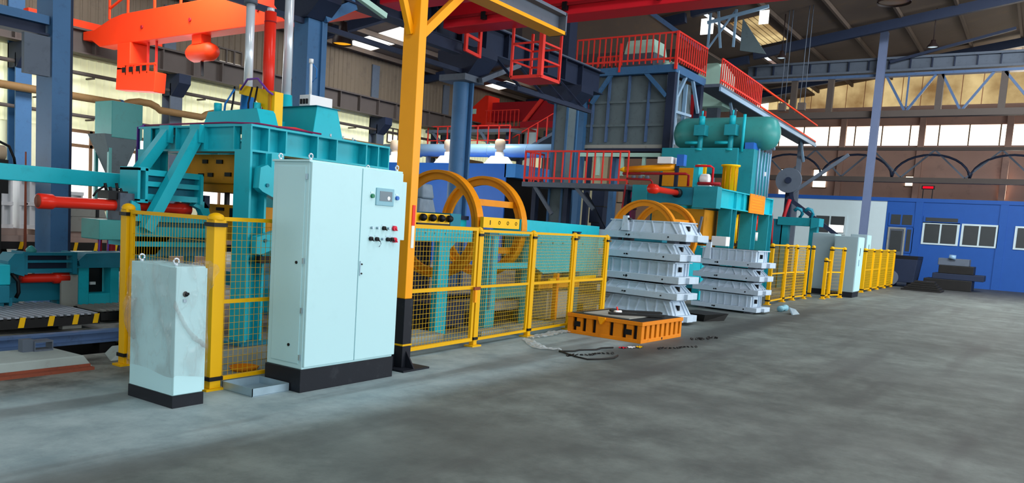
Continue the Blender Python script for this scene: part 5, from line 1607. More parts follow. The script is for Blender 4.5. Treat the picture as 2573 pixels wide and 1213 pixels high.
for (x, y, lab) in ((9.0, 4.86, 'short dark chain lying inside the loop of wire rope'), (10.75, 4.35, 'short dark chain trailing on the floor before the orange crate')):
    t = thing('chain', lab, 'chain', (x, y, 0))
    for i in range(14):
        px_, py_ = x + 0.055 * i, y - 0.02 * i + 0.03 * math.sin(i * 0.8)
        pts = [(px_ + 0.03 * math.cos(q), py_ + 0.016 * math.sin(q), 0.012 + 0.008 * math.sin(q + i)) for q in [j * math.pi / 4 for j in range(9)]]
        MB().tube(pts, 0.006, 4).build('chain_link', 'oil_black', t)
ch = thing('chain_pile', 'small heap of dark chain on the floor right of the orange crate', 'chain', (12.3, 4.3, 0))
for i in range(12):
    a = i * 0.9
    x, y = 12.25 + 0.1 * i * 0.55 + 0.04 * math.sin(a), 4.38 - 0.012 * i + 0.04 * math.cos(a * 1.7)
    pts = [(x + 0.035 * math.cos(q), y + 0.02 * math.sin(q), 0.014 + 0.012 * math.sin(q + i)) for q in [j * math.pi / 5 for j in range(11)]]
    MB().tube(pts, 0.008, 5).build('chain_link', 'oil_black', ch)
t = thing('hose_coupling', 'pale blue-green coupling lying on the floor at the foot of the farther stack', 'coupling', (19.4, 4.9, 0))
MB().lathe((19.2, 4.9, 0.07), [(0, 0), (0.07, 0), (0.07, 0.12), (0.05, 0.14), (0.05, 0.36), (0.08, 0.38), (0.08, 0.5), (0, 0.5)], 14, 'x').build('coupling_body', 'screen_frame', t)
t = thing('bent_plate', 'bent galvanised plate on the floor at the foot of the farther stack', 'plate', (19.0, 4.6, 0))
MB().hexa([(18.8, 4.5, 0), (19.2, 4.45, 0), (19.2, 4.48, 0), (18.8, 4.53, 0)], [(18.85, 4.6, 0.16), (19.2, 4.55, 0.1), (19.2, 4.58, 0.1), (18.85, 4.63, 0.16)]).build('plate', 'galvanised', t)
t = thing('oil_can', 'low rusty pan on the floor behind the mesh left of the big cabinet', 'pan', (5.2, 6.5, 0))
MB().lathe((5.2, 6.5, 0), [(0, 0.0), (0.12, 0.0), (0.15, 0.04), (0.14, 0.045), (0.11, 0.012), (0, 0.012)], 18).build('pan_body', 'crate_orange', t)
for i, (x0, x1, y0, y1, h_, lab) in enumerate(((5.1, 6.1, 6.85, 7.15, 0.1, 'pale concrete plinth strip behind the mesh left of the big cabinet'), (7.3, 8.5, 6.5, 6.95, 0.12, 'pale concrete block on the floor behind the gate'), (9.4, 11.5, 6.5, 6.75, 0.07, 'low grey floor rail behind the mesh right of the gate'))):
    c = MB().box(x0, x1, y0, y1, 0, h_).build('floor_plinth', 'concrete_curb', bevel=0.012)
    tag(c, lab, 'plinth', kind='thing')

# ================================================================== FAR PRESS
p2 = thing('moulding_press', 'far teal press with a horizontal air tank on top and an orange notice', 'press', (22.9, 8.2, 0))
A0, A1, B0, B1, C0, C1 = 20.26, 25.45, 7.0, 9.32, 2.40, 2.90
m = MB()
m.box(A0, A1, B0, B0 + 0.3, C0, C0 + 0.03).box(A0, A1, B0, B0 + 0.3, C1 - 0.03, C1).box(A0, A1, B0 + 0.08, B0 + 0.12, C0, C1)
fg = m.build('front_girder', 'teal', p2)
for x in (20.26, 21.9, 22.55, 23.85, 24.55, 25.41):
    MB().box(x, x + 0.04, B0 + 0.004, B0 + 0.08, C0 + 0.03, C1 - 0.03).build('stiffener', 'teal', fg)
MB().box(A0, A1, B1 - 0.3, B1, C0, C1).build('rear_girder', 'teal', p2)
MB().box(A0, A0 + 0.3, B0 + 0.01, B1 - 0.3, C0 + 0.02, C1 - 0.02).build('side_girder', 'teal_dark', p2)
MB().box(A0 - 0.02, A0 + 0.32, B0 - 0.02, B0 + 0.62, C0 - 0.04, C1 + 0.02).build('corner_box', 'teal_shaded', p2, bevel=0.01)
MB().box(A0 - 0.02, A0 + 0.3, B1 - 0.42, B1 + 0.02, C0, C1 + 0.01).build('corner_box', 'teal_shaded', p2, bevel=0.01)
MB().box(A1 - 0.3, A1, B0 + 0.3, B1 - 0.3, C0, C1).build('side_girder', 'teal_dark', p2)
for x in (21.55, 23.45, 25.1):
    m = MB()
    m.box(x, x + 0.06, B0 + 0.0, B0 + 0.36, 0, C0).box(x + 0.06, x + 0.42, B0 + 0.16, B0 + 0.2, 0, C0).box(x + 0.4, x + 0.44, B0, B0 + 0.36, 0, C0)
    m.build('post', 'teal_shaded', p2)
    MB().box(x, x + 0.42, B1 - 0.36, B1, 0, C0).build('post', 'teal_dark', p2)
sg = MB().box(23.0, 24.45, B0 - 0.03, B0, C0 - 0.02, C1 + 0.02).build('notice_board', 'sign_orange', p2)
for i in range(5):
    MB().box(23.15, 24.25 - 0.12 * (i % 2), B0 - 0.034, B0 - 0.03, C1 - 0.12 - i * 0.08, C1 - 0.10 - i * 0.08).build('notice_line', 'mast_yellow', sg)
MB().box(20.9, 25.0, 7.5, 9.0, 1.55, 2.35).build('platen', 'ochre', p2, bevel=0.02)
MB().box(21.2, 25.0, 7.45, 9.0, 1.05, 1.4).build('lower_platen', 'ochre', p2, bevel=0.02)
MB().box(21.2, 25.0, 7.5, 9.0, 0.2, 0.8).build('lower_table', 'teal_dark', p2)
# tower and crosshead
tw = MB().box(23.1, 24.75, 7.02, 7.5, C1, 4.18).build('tower', 'teal_shaded', p2, bevel=0.012)
for x in (23.45, 23.75, 24.05, 24.35, 24.6):
    MB().cyl((x, 6.98, C1 - 0.02), (x, 6.98, 4.22 - 0.03 * (x > 24)), 0.022, 8).build('riser_pipe', 'silver_duct', tw)
MB().box(24.1, 24.16, 6.94, 7.02, 3.5, 3.62).build('tower_box', 'white', tw)
MB().box(23.1, 24.7, 9.1, 9.6, C1, 4.15).build('tower', 'teal_dark', p2)
MB().box(23.0, 24.5, 7.45, 9.75, 3.45, 4.2).build('crosshead', 'teal_shaded', p2, bevel=0.012)
tk = MB().lathe((23.7, 6.52, 4.68), [(0.0, 0.0), (0.2, 0.03), (0.38, 0.12), (0.47, 0.28), (0.48, 0.4), (0.48, 2.72), (0.46, 2.86), (0.36, 3.02), (0.2, 3.1), (0.0, 3.13)], 28, 'y').build('air_tank', 'green_teal', p2)
MATS['green_teal'].node_tree.nodes['Principled BSDF'].inputs['Roughness'].default_value = 0.35
for y in (7.1, 8.9):
    MB().box(23.4, 24.0, y, y + 0.12, 4.16, 4.35).build('tank_saddle', 'teal_dark', p2)
for y in (8.62, 7.72):
    vp = MB().cyl((23.1, y, 3.85), (23.1, y, 4.62), 0.075, 14).build('valve_pipe', 'teal_shaded', p2)
    MB().box(22.94, 23.24, y - 0.17, y + 0.17, 4.55, 4.86).build('valve_body', 'teal_shaded', vp, bevel=0.01)
    MB().cyl((23.1, y, 4.86), (23.1, y, 5.12), 0.09, 12).build('valve_bonnet', 'teal', vp)
    MB().cyl((23.1, y, 5.12), (23.1, y, 5.28), 0.03, 8).build('valve_stem', 'teal', vp)
    MB().cyl((23.1, y, 4.12), (23.1, y, 4.18), 0.14, 16).build('pipe_flange', 'teal', vp)
    MB().tube([(23.1, y, 3.95), (23.08, y - 0.02, 3.8), (23.04, y - 0.06, 3.68), (23.0, y - 0.12, 3.6)], 0.085, 10).build('elbow', 'teal', vp)
    MB().cyl((23.1, y + 0.06, 4.36), (23.1, y + 0.45, 4.36), 0.05, 10).build('branch_pipe', 'teal', vp)
MB().cyl((23.1, 7.38, 4.1), (23.1, 7.38, 5.15), 0.045, 10).build('riser', 'teal', p2)
MB().box(23.1, 23.6, 7.05, 7.3, 4.18, 4.36).build('motor', 'button_blue', p2)
# pumps and pipework on the front girder
dm = MB().lathe((22.2, 7.35, C1), [(0, 0), (0.2, 0), (0.2, 0.68), (0.26, 0.70), (0.26, 0.74), (0, 0.74)], 18).build('filter_drum', 'bright_yellow', p2)
for a in range(9):
    an = a * 2 * math.pi / 9
    MB().cyl((22.2 + 0.2 * math.cos(an), 7.35 + 0.2 * math.sin(an), C1), (22.2 + 0.2 * math.cos(an), 7.35 + 0.2 * math.sin(an), C1 + 0.68), 0.012, 6).build('drum_rib', 'ochre', dm)
MB().box(21.9, 22.0, 7.95, 8.2, C1, C1 + 0.72).build('yellow_guard', 'bright_yellow', p2)
MB().box(21.9, 22.3, 8.2, 9.2, C1 + 0.1, C1 + 0.62).build('yellow_guard', 'ochre', p2)
MB().cyl((20.6, 8.3, 3.42), (20.6, 9.75, 3.34), 0.09, 14).build('yellow_accumulator', 'mast_yellow', p2)
MB().cyl((20.6, 9.75, 3.34), (20.6, 9.95, 3.33), 0.09, 14, 0.02).build('accumulator_tip', 'bright_yellow', p2)
MB().tube([(20.45, 9.75, 3.22), (20.45, 7.95, 3.24), (20.45, 7.86, 3.2), (20.45, 7.86, 2.92)], 0.035, 8).build('red_pipe', 'dark_red', p2)
MB().tube([(20.4, 9.6, 3.08), (20.4, 8.9, 3.06), (20.4, 8.85, 3.0), (20.4, 8.85, 2.92)], 0.03, 8).build('red_pipe', 'dark_red', p2)
MB().tube([(20.5, 9.6, 2.95), (20.42, 9.62, 2.9), (20.3, 9.62, 2.3), (20.3, 9.62, 2.0)], 0.025, 8).build('red_pipe', 'dark_red', p2)
MB().tube([(20.45, 7.7, 3.45), (20.45, 7.3, 3.45), (20.45, 7.22, 3.4), (20.45, 7.22, 2.95)], 0.03, 8).build('red_pipe', 'crane_red', p2)
MB().tube([(20.45, 7.6, 3.0), (20.45, 7.0, 3.0)], 0.04, 8).build('red_pipe', 'dark_red', p2)
MB().box(20.5, 20.8, 7.62, 7.76, C1, 3.48).build('pipe_stand', 'teal', p2)
MB().box(20.5, 20.6, 8.2, 8.28, C1, 3.45).build('pipe_stand', 'navy_steel', p2)
for i, y in enumerate((9.35, 9.15, 8.95)):
    MB().lathe((20.42, y, 3.12), [(0, 0), (0.05, 0.01), (0.05, 0.1), (0.02, 0.12), (0, 0.12)], 10, 'y').build('valve', 'grey_steel', p2)
mo = MB().lathe((20.6, 7.36, 3.12), [(0, 0), (0.13, 0.0), (0.14, 0.04), (0.14, 0.2), (0.08, 0.24), (0, 0.24)], 16, 'y').build('pump_motor', 'white', p2)
MB().box(20.52, 20.68, 7.3, 7.62, C1, 3.0).build('motor_foot', 'white', mo)
MB().box(20.4, 20.8, 8.35, 8.75, 3.5, 3.68).build('white_box', 'white', p2, bevel=0.01)
MB().box(20.5, 20.7, 8.05, 8.25, 3.45, 3.75).build('blue_valve', 'button_blue', p2)
rc2 = MB().lathe((18.5, 8.03, 2.72), [(0.0, 0), (0.12, 0.0), (0.12, 0.25), (0.075, 0.32), (0.075, 1.7), (0, 1.7)], 18, 'x').build('hydraulic_cylinder', 'cylinder_red', p2)
MB().lathe((20.1, 8.03, 2.72), [(0, 0), (0.12, 0), (0.12, 0.17), (0, 0.17)], 16, 'x').build('cylinder_flange', 'black', rc2)
ho2 = MB().box(20.1, 20.4, 6.6, 6.98, 1.42, 1.66).build('white_terminal_box', 'white', p2, bevel=0.01)
for (x, z0, z1, mt, r) in ((22.3, 1.55, 2.2, 'bright_yellow', 0.06), (22.55, 1.5, 2.3, 'bright_yellow', 0.03), (24.4, 1.9, 2.35, 'cylinder_red', 0.04), (24.45, 1.6, 1.85, 'white', 0.06)):
    MB().cyl((x, 7.15, z0), (x, 7.15, z1), r, 10).build('hanging_hose', mt, p2)
MB().tube([(25.6, 7.1, 2.6), (25.75, 7.05, 2.2), (25.6, 7.0, 1.8), (25.7, 7.0, 1.4)], 0.035, 8).build('hanging_hose', 'dark_red', p2)

# teal lifting frame beyond the far press
lf = thing('lifting_frame', 'teal frame with curved hooks on top beyond the far press', 'frame', (29, 7.2, 0))
for y in (6.45, 7.4):
    MB().box(29.0, 29.3, y, y + 0.24, 0, 2.2).build('post', 'teal_shaded', lf)
MB().box(28.9, 29.5, 6.36, 7.75, 2.2, 2.48).build('top_beam', 'teal_shaded', lf)
MB().prism([(6.36, 2.2), (6.36, 2.48), (6.62, 2.5), (6.62, 2.12)], 'x', 28.8, 28.9).build('end_plate', 'teal_shaded', lf)
for y in (7.2, 6.85):
    MB().tube([(29.2, y + 0.1, 2.72), (29.2, y, 2.8), (29.2, y - 0.12, 2.76), (29.2, y - 0.18, 2.62), (29.2, y - 0.1, 2.48)], 0.06, 8).build('hook', 'teal_dark', lf)
MB().box(29.0, 29.3, 7.6, 8.3, 0.0, 2.4).build('side_plate', 'teal_dark', lf)
# ================================================================== FURNACE SIDE: blue tank, duct, hopper tower
bt = thing('dust_collector', 'large glossy blue box housing behind the yellow rings', 'housing', (25.8, 20, 0))
MB().box(24.0, 27.4, 16.06, 24.0, 0.0, 3.76).box(24.0, 24.06, 16.0, 16.06, 0.0, 3.76).build('housing_shell', 'tank_blue', bt)
MB().box(24.0, 28.6, 15.6, 16.06, 3.28, 3.76).build('canopy', 'tank_roof_blue', bt)
MB().box(24.06, 28.4, 16.02, 16.06, 0.0, 3.28).build('opening_shade', 'pit_black', bt)  # black sheet stands in for the shade inside the open side
for y in (17.0, 19.4, 22.2):
    wc = MB().lathe((25.0, y, 3.76), [(0.62, 0), (0.60, 0.02), (0.34, 0.34), (0.17, 0.36), (0.17, 0.5), (0, 0.5)], 20).build('white_cone', 'white', bt)
    MB().lathe((25.0, y, 4.26), [(0.13, 0), (0.13, 0.1), (0.2, 0.14), (0.2, 0.4), (0.14, 0.48), (0.0, 0.5)], 16).build('cone_cap', 'beige', wc)
sdct = thing('exhaust_duct', 'long shiny silver duct running level above the blue housing', 'duct', (26.2, 19.5, 4.1))
MB().cyl((26.4, 15.2, 4.46), (26.4, 24.0, 4.50), 0.26, 24).build('duct_run', 'silver_duct', sdct)
for y in (16.6, 18.4, 20.2, 22.0):
    MB().cyl((26.4, y, 4.46), (26.4, y + 0.03, 4.46), 0.275, 24).build('duct_seam', 'silver_duct', sdct)
for y in (17.5, 21.5):
    MB().box(26.3, 26.5, y, y + 0.1, 3.76, 4.22).build('duct_stand', 'grey_steel', sdct)
MB().tube([(26.4, 15.25, 4.46), (26.45, 15.05, 4.48), (26.7, 14.9, 4.6), (27.1, 14.8, 4.8), (27.8, 14.7, 5.2)], 0.24, 14).build('duct_elbow', 'silver_duct', sdct)
# conveyor walkway behind (grey, with red rails)
wk = thing('service_walkway', 'grey service walkway with red rails behind the blue column, above the silver duct', 'walkway', (30, 22, 0))
MB().box(29.8, 30.6, 19.7, 26.0 - 1.4, 5.66, 5.8).build('deck', 'grey_steel', wk)
for i in range(9):
    y = 19.8 + i * 0.58
    MB().bar((29.82, y, 4.9), (29.82, y, 5.95), 0.05, 0.05).build('guard_post', 'rail_red', wk)
MB().bar((29.82, 19.8, 5.95), (29.82, 24.5, 5.95), 0.05, 0.05).bar((29.82, 19.8, 5.3), (29.82, 24.5, 5.3), 0.04, 0.04).build('guard_rail', 'rail_red', wk)
for a_, b_ in (((29.85, 24.2, 5.7), (29.85, 22.6, 4.2)), ((29.85, 20.2, 4.2), (29.85, 21.4, 5.7))):
    MB().bar(a_, b_, 0.1, 0.12).build('knee_brace', 'grey_steel', wk)
for y in (20.0, 24.3):
    MB().box(30.1, 30.3, y, y + 0.2, 0, 5.66).build('leg', 'navy_steel', wk)
for (x, y0, y1, z0, z1, mt, lab) in ((38.0, 23.5, 24.2, 0, 6.9, 'office_white', 'white duct stack right of the red cab'), (38.6, 22.0, 23.3, 0, 6.8, 'grey_steel', 'grey steel duct stack behind the red cab'), (38.2, 25.0 - 0.8, 24.6, 0, 6.8, 'beige', 'cream duct stack left of the red cab stairs')):
    t = thing('duct_stack', lab, 'duct', (x, (y0 + y1) / 2, 0))
    MB().cyl((x, (y0 + y1) / 2, 0), (x, (y0 + y1) / 2, z1), (y1 - y0) / 2, 18).build('stack_shell', mt, t)
    MB().cyl((x, (y0 + y1) / 2, z1 * 0.8), (x, (y0 + y1) / 2, z1 * 0.8 + 0.06), (y1 - y0) / 2 + 0.04, 18).build('stack_flange', 'grey_steel', t)
ib = thing('inclined_walkway', 'red railed inclined walkway climbing behind the grey-blue column', 'walkway', (31.5, 18, 0))
MB().bar((31.5, 20.6, 4.6), (30.5, 15.7, 6.6), 0.8, 0.14).build('deck', 'grey_steel', ib)
for i in range(10):
    p = Vector((31.1, 20.6, 4.65)).lerp(Vector((30.1, 15.7, 6.65)), i / 9)
    MB().bar(p, p + Vector((0, 0, 0.85)), 0.05, 0.05).build('guard_post', 'rail_red', ib)
MB().bar((31.1, 20.6, 5.5), (30.1, 15.7, 7.5), 0.05, 0.05).build('guard_rail', 'rail_red', ib)
MB().box(31.4, 31.6, 20.2, 20.4, 0, 4.6).box(30.5, 30.7, 16.1, 16.3, 0, 6.3).build('leg', 'navy_steel', ib)

ht = thing('hopper_tower', 'grey-blue hopper tower with ribbed bin, steel frame and red railed top', 'tower', (25.1, 11.4, 0))
TX0, TX1, TY0, TY1 = 23.9, 26.4, 9.9, 13.0
bn = MB().hexa([(24.1, 10.15, 4.3), (26.2, 10.15, 4.3), (26.2, 13.1, 4.3), (24.1, 13.1, 4.3)], [(24.1, 10.25, 6.6), (26.2, 10.25, 6.6), (26.2, 12.8, 6.6), (24.1, 12.8, 6.6)]).build('bin', 'hopper_grey', ht)
for y in (10.75, 11.45, 12.15, 12.7):
    MB().box(24.02, 24.1, y, y + 0.07, 4.5 if y != 12.7 else 4.5, 6.6).build('rib', 'blue_rail', bn)
for z in (5.0, 5.75):
    MB().box(24.04, 24.1, 10.2, 13.0, z, z + 0.08).build('rib', 'hopper_grey', bn)
MB().box(24.06, 24.1, 10.15, 13.1, 4.3, 4.42).build('bin_rim', 'stone_grey', bn)
for x in (24.7, 25.4):
    MB().box(x, x + 0.08, 10.08, 10.2, 4.5, 6.5).build('rib', 'silver_duct', bn)
for (x, y, w_) in ((TX0, TY0, 0.24), (TX0 - 0.02, TY1 - 0.05, 0.3), (TX1 - 0.2, TY0, 0.2), (TX1 - 0.2, TY1 - 0.2, 0.2)):
    MB().box(x, x + 0.24, y, y + w_, 0, 6.75).build('leg', 'blue_steel' if y > 11 else 'navy_steel', ht)
MB().box(TX0 + 0.2, TX0 + 0.26, TY0 - 0.03, TY0, 0, 6.7).build('leg_flange', 'silver_duct', ht)
MB().box(TX0 - 0.02, TX0 + 0.2, TY0, TY1 + 0.2, 6.62, 6.86).build('top_beam', 'blue_steel', ht)
MB().box(TX0, TX1 + 0.1, TY0 - 0.02, TY0 + 0.2, 6.62, 6.86).build('top_beam', 'blue_steel', ht)
MB().box(TX0, TX1, TY0, TY1, 6.8, 6.86).build('deck', 'navy_steel', ht)
for (y, y2) in ((10.15, 10.9), (12.75, 12.1)):
    MB().bar((TX0 + 0.05, y, 5.9 if y < 11 else 5.75), (TX0 + 0.05, y2, 6.65), 0.1, 0.12).build('knee_brace', 'blue_steel', ht)
for (x, x2) in ((24.1, 24.9), (26.2, 25.5)):
    MB().bar((x, TY0 + 0.05, 5.7), (x2, TY0 + 0.05, 6.65), 0.09, 0.1).build('knee_brace', 'silver_duct', ht)
MB().bar((24.1, TY0 + 0.03, 5.45), (25.5, TY0 + 0.03, 5.5), 0.08, 0.08).build('tie', 'silver_duct', ht)
MB().box(TX0 + 0.1, TX1, 10.2, 12.8, 4.2, 4.3).build('bin_floor', 'navy_steel', ht)
# red rails round the top
def rail_run(parent, p, q, h_, n, extra=True):
    p, q = Vector(p), Vector(q)
    for i in range(n + 1):
        a = p.lerp(q, i / n)
        MB().bar(a, a + Vector((0, 0, h_)), 0.035, 0.035).build('baluster', 'rail_red', parent)
    MB().bar(p + Vector((0, 0, h_)), q + Vector((0, 0, h_)), 0.05, 0.05).build('guard_rail', 'rail_red', parent)
    MB().bar(p + Vector((0, 0, 0.12)), q + Vector((0, 0, 0.12)), 0.04, 0.06).build('toe_rail', 'rail_red', parent)
rail_run(ht, (TX0, 9.9, 6.92), (TX0, 13.4, 6.92), 0.9, 17)
rail_run(ht, (TX0, 9.88, 6.92), (TX1, 9.88, 6.92), 0.9, 13)
MB().bar((TX0 - 0.02, 9.9, 6.7), (TX0 - 0.02, 9.9, 7.85), 0.08, 0.08).build('corner_post', 'rail_red', ht)
MB().bar((TX0 - 0.02, 11.8, 6.7), (TX0 - 0.02, 11.8, 7.6), 0.06, 0.06).build('corner_post', 'rail_red', ht)
rail_run(ht, (25.2, 13.3, 6.92), (25.2, 12.2, 6.92), 0.6, 6)
mc = thing('weigh_bin', 'pale green white-topped machine standing on the hopper tower', 'machine', (24.7, 11.4, 6.86))
MB().box(24.3, 25.3, 10.85, 11.95, 6.86, 7.35).build('base_box', 'grey_steel', mc)
MB().hexa([(24.3, 10.8, 7.35), (25.3, 10.8, 7.35), (25.3, 11.9, 7.35), (24.3, 11.9, 7.35)], [(24.32, 10.86, 7.78), (25.2, 10.86, 7.78), (25.2, 11.8, 7.78), (24.32, 11.8, 7.78)]).build('hood', 'pale_green', mc, bevel=0.03)
MB().cyl((24.6, 10.5, 6.86), (24.6, 10.5, 7.1), 0.16, 14).build('motor', 'pale_green', mc)
MB().cyl((24.6, 10.25, 6.86), (24.6, 10.25, 7.05), 0.12, 14).build('motor', 'pale_green', mc)

pf = thing('service_platform', 'dark steel platform with red rails in front of the grey-blue column', 'platform', (20.8, 11, 0))
MB().box(20.4, 21.6, 9.55, 13.0, 2.78, 2.92).build('deck', 'grey_steel', pf)
rail_run(pf, (20.42, 9.6, 2.92), (20.42, 12.95, 2.92), 0.9, 13)
rail_run(pf, (20.45, 12.95, 2.92), (21.5, 12.95, 2.92), 0.9, 4)
for a_, b_ in (((20.5, 12.6, 2.8), (20.5, 11.95, 2.0)), ((20.5, 10.6, 2.2), (20.5, 11.2, 2.8))):
    MB().bar(a_, b_, 0.08, 0.1).build('knee_brace', 'grey_steel', pf)
for y in (9.7, 11.6, 12.7):
    MB().box(20.75, 20.95, y, y + 0.14, 0, 2.78).build('leg', 'navy_steel', pf)
for a_, b_ in (((21.5, 9.8, 0.3), (21.5, 11.4, 2.7)), ((21.5, 11.4, 0.3), (21.5, 9.8, 2.7))):
    MB().bar(a_, b_, 0.08, 0.08).build('cross_brace', 'navy_steel', pf)
hp = thing('handrail_beam', 'pale green beam and dark panels under the hopper bin, behind the platform rails', 'beam', (23.7, 11.4, 3.6))
MB().box(23.7, 23.85, 10.1, 12.9, 4.0, 4.12).build('beam', 'pale_green', hp)
for y in (10.6, 11.35, 12.2):
    MB().box(23.74, 23.84, y, y + 0.1, 3.4, 4.0).build('hanger', 'pale_green', hp)
for (x, y, h_, w_, mt, lab) in ((27.5, 11.2, 3.3, 0.7, 'rust', 'orange-brown casting stack glimpsed under the hopper tower'), (27.2, 12.6, 3.1, 0.4, 'cable_purple', 'purple-red drum rack glimpsed under the hopper tower'), (28.2, 13.4, 3.4, 0.3, 'beige', 'cream post rack glimpsed under the railed platform'),
                                (26.8, 10.3, 2.9, 0.5, 'navy_steel', 'dark steel cupboard under the hopper tower'), (28.8, 14.6, 3.2, 0.6, 'navy_steel', 'dark steel cupboard under the railed platform')):
    t = thing('storage_rack', lab, 'rack', (x, y, 0))
    for i in range(5):
        z = h_ * i / 5
        MB().box(x - w_ / 2, x + w_ / 2, y - w_ / 2 + 0.03 * (i % 2), y + w_ / 2 - 0.05 * (i % 3), z, z + h_ / 5 - 0.04).build('rack_box', mt, t)
        MB().box(x - w_ / 2, x + w_ / 2, y - w_ / 2, y + w_ / 2, z + h_ / 5 - 0.04, z + h_ / 5).build('rack_shelf', 'oil_black', t)
hw = thing('high_walkway', 'long red railed walkway running from the hopper tower towards the far gable', 'walkway', (32, 9.7, 0))
MB().bar((26.4, 9.75, 6.62), (40.0, 9.75, 6.3), 0.8, 0.1).build('deck', 'grey_steel', hw)
MB().bar((26.4, 9.34, 6.50), (40.0, 9.34, 6.18), 0.06, 0.14).build('edge_beam', 'silver_duct', hw)
rail_run(hw, (26.45, 9.36, 6.68), (31.0, 9.36, 6.57), 0.8, 22)
MB().bar((31.0, 9.36, 7.35), (40.0, 9.36, 7.1), 0.06, 0.06).bar((31.0, 9.36, 6.62), (40.0, 9.36, 6.36), 0.05, 0.06).build('guard_rail', 'orange_red', hw)
for x in (29.5, 34.5, 39.5):
    MB().box(x, x + 0.2, 9.8, 10.0, 0, 6.35).build('leg', 'grey_steel', hw)
    MB().bar((x + 0.1, 9.7, 5.4), (x - 0.9, 9.7, 6.4), 0.08, 0.08).build('knee_brace', 'silver_duct', hw)
t = thing('screw_feeder', 'pale green angular feeder housing beside the high walkway', 'housing', (30.0, 10.5, 0))
MB().prism([(10.2, 6.4), (11.2, 6.4), (11.2, 7.6), (10.7, 8.2), (10.3, 7.7)], 'x', 29.2, 30.6).build('feeder_housing', 'pale_green', t)
MB().box(29.6, 30.0, 10.5, 10.9, 0, 6.4).build('feeder_leg', 'grey_steel', t)
hd = thing('exhaust_hood', 'dark exhaust hood hanging over the hopper tower', 'hood', (28, 13.5, 7.9))
MB().prism([(11.0, 7.95), (17.4, 8.05), (17.4, 9.3), (12.2, 9.2), (10.3, 7.95)], 'x', 26.6, 29.4).build('hood_shell', 'roof_sheet', hd)
MB().bar((26.6, 10.2, 7.9), (26.6, 12.3, 9.4), 0.12, 0.14).build('hood_edge', 'blue_rail', hd)
MB().box(27.6, 27.8, 13.0, 13.2, 9.2, 9.95).box(27.6, 27.8, 16.5, 16.7, 9.2, 9.5).build('hanger', 'navy_steel', hd)
t = thing('vent_lattice', 'white roof vent frame with daylight showing beside the crimson crane', 'vent', (31, 11, 9.2))
for (y, z) in ((11.6, 0), (11.1, 0.1), (10.6, 0.0)):
    MB().bar((31, y, 8.9), (31, y + 0.2 * (z > 0), 10.3), 0.08, 0.08).build('vent_post', 'silver_duct', t)
MB().bar((31, 11.7, 9.9), (31, 9.4, 10.3), 0.1, 0.12).bar((31, 11.6, 8.9), (31, 10.6, 10.3), 0.06, 0.06).build('vent_rail', 'silver_duct', t)
MB().box(31.1, 31.15, 11.5, 12.0, 9.5, 10.1).build('vent_pane', 'daylight_pane', t)
MB().box(31.1, 31.15, 9.4, 9.75, 9.7, 10.2).build('vent_pane', 'daylight_pane', t)
MB().prism([(10.4, 8.8), (10.4, 10.0), (9.4, 8.6)], 'x', 31.2, 31.3).build('vent_flap', 'hopper_grey', t)

# ================================================================== FAR END
def grey_cabinet(label, x0, x1, y0, y1, h_, mt='cabinet_shaded', display=False):
    t = thing('control_cabinet', label, 'cabinet', ((x0 + x1) / 2, (y0 + y1) / 2, 0), 'cabinets at the far end')
    MB().box(x0, x1, y0, y1, 0.17, h_).build('body', mt, t, bevel=0.01)
    MB().box(x0 + 0.01, x1 - 0.01, y0 + 0.01, y1 - 0.01, 0, 0.17).build('plinth', 'plinth_black', t)
    MB().box(x0 + 0.03, x1 - 0.03, y0 - 0.02, y0, 0.2, h_ - 0.02).build('door', 'cabinet_white', t)
    MB().box(x0 - 0.006, x0, y0 + 0.04, y1 - 0.04, 0.22, h_ - 0.05).build('side_panel', mt, t)
    MB().box(x0 + 0.3, x0 + 0.34, y0 - 0.04, y0 - 0.02, 1.0, 1.2).build('handle', 'galvanised', t)
    MB().box(x0 + 0.38, x0 + 0.42, y0 - 0.03, y0 - 0.02, h_ - 0.6, h_ - 0.35).build('display', 'black', t)
    if display:
        MB().box(x0 - 0.02, x0 - 0.006, (y0 + y1) / 2 - 0.1, (y0 + y1) / 2 + 0.1, h_ - 0.32, h_ - 0.2).build('display', 'black', t)
grey_cabinet('tall grey control cabinet at the far end, standing between the mesh fences', 27.3, 28.3, 4.82, 5.5, 1.92)
grey_cabinet('far grey cabinet half hidden behind the nearer grey cabinet', 27.75, 28.65, 5.6, 6.28, 1.98)
grey_cabinet('far pale cabinet with small black display behind the farthest fence', 32.0, 32.8, 5.36, 5.92, 2.06, display=True)

of = thing('site_office', 'white and bright blue site office cabin at the far end of the aisle', 'building', (46, 3, 0), kind='thing')
OX = 44.0
MB().box(OX, 49.2, 6.63, 13.5, 0, 3.95).build('white_wall', 'office_white', of)
MB().box(OX - 0.02, 49.2, -10, 6.62, 0, 3.95).build('blue_wall', 'office_blue', of)
MB().box(OX - 0.08, 49.3, -10, 13.5, 3.92, 4.1).build('roof_fascia', 'office_blue', of)
for y in (5.05, 1.6, -2.2):
    MB().box(OX - 0.07, OX - 0.02, y, y + 0.32, 0, 3.92).build('pilaster', 'office_blue', of)
dor = MB().box(OX - 0.06, OX - 0.02, 5.72, 6.42, 0.0, 2.1 + 0.5).build('door', 'grey_steel', of)
for (a, b, z0, z1) in ((5.68, 5.76, 0, 2.66), (6.38, 6.46, 0, 2.66)):
    MB().box(OX - 0.09, OX - 0.06, a, b, z0, z1).build('door_frame', 'stone_grey', dor)
MB().box(OX - 0.09, OX - 0.06, 5.76, 6.38, 2.58, 2.66).build('door_frame', 'stone_grey', dor)
MB().box(OX - 0.08, OX - 0.06, 5.82, 6.32, 1.5, 2.5).build('door_pane', 'glass_dark', dor)
MB().box(OX - 0.1, OX - 0.08, 6.22, 6.28, 1.1, 1.25).build('door_handle', 'galvanised', dor)
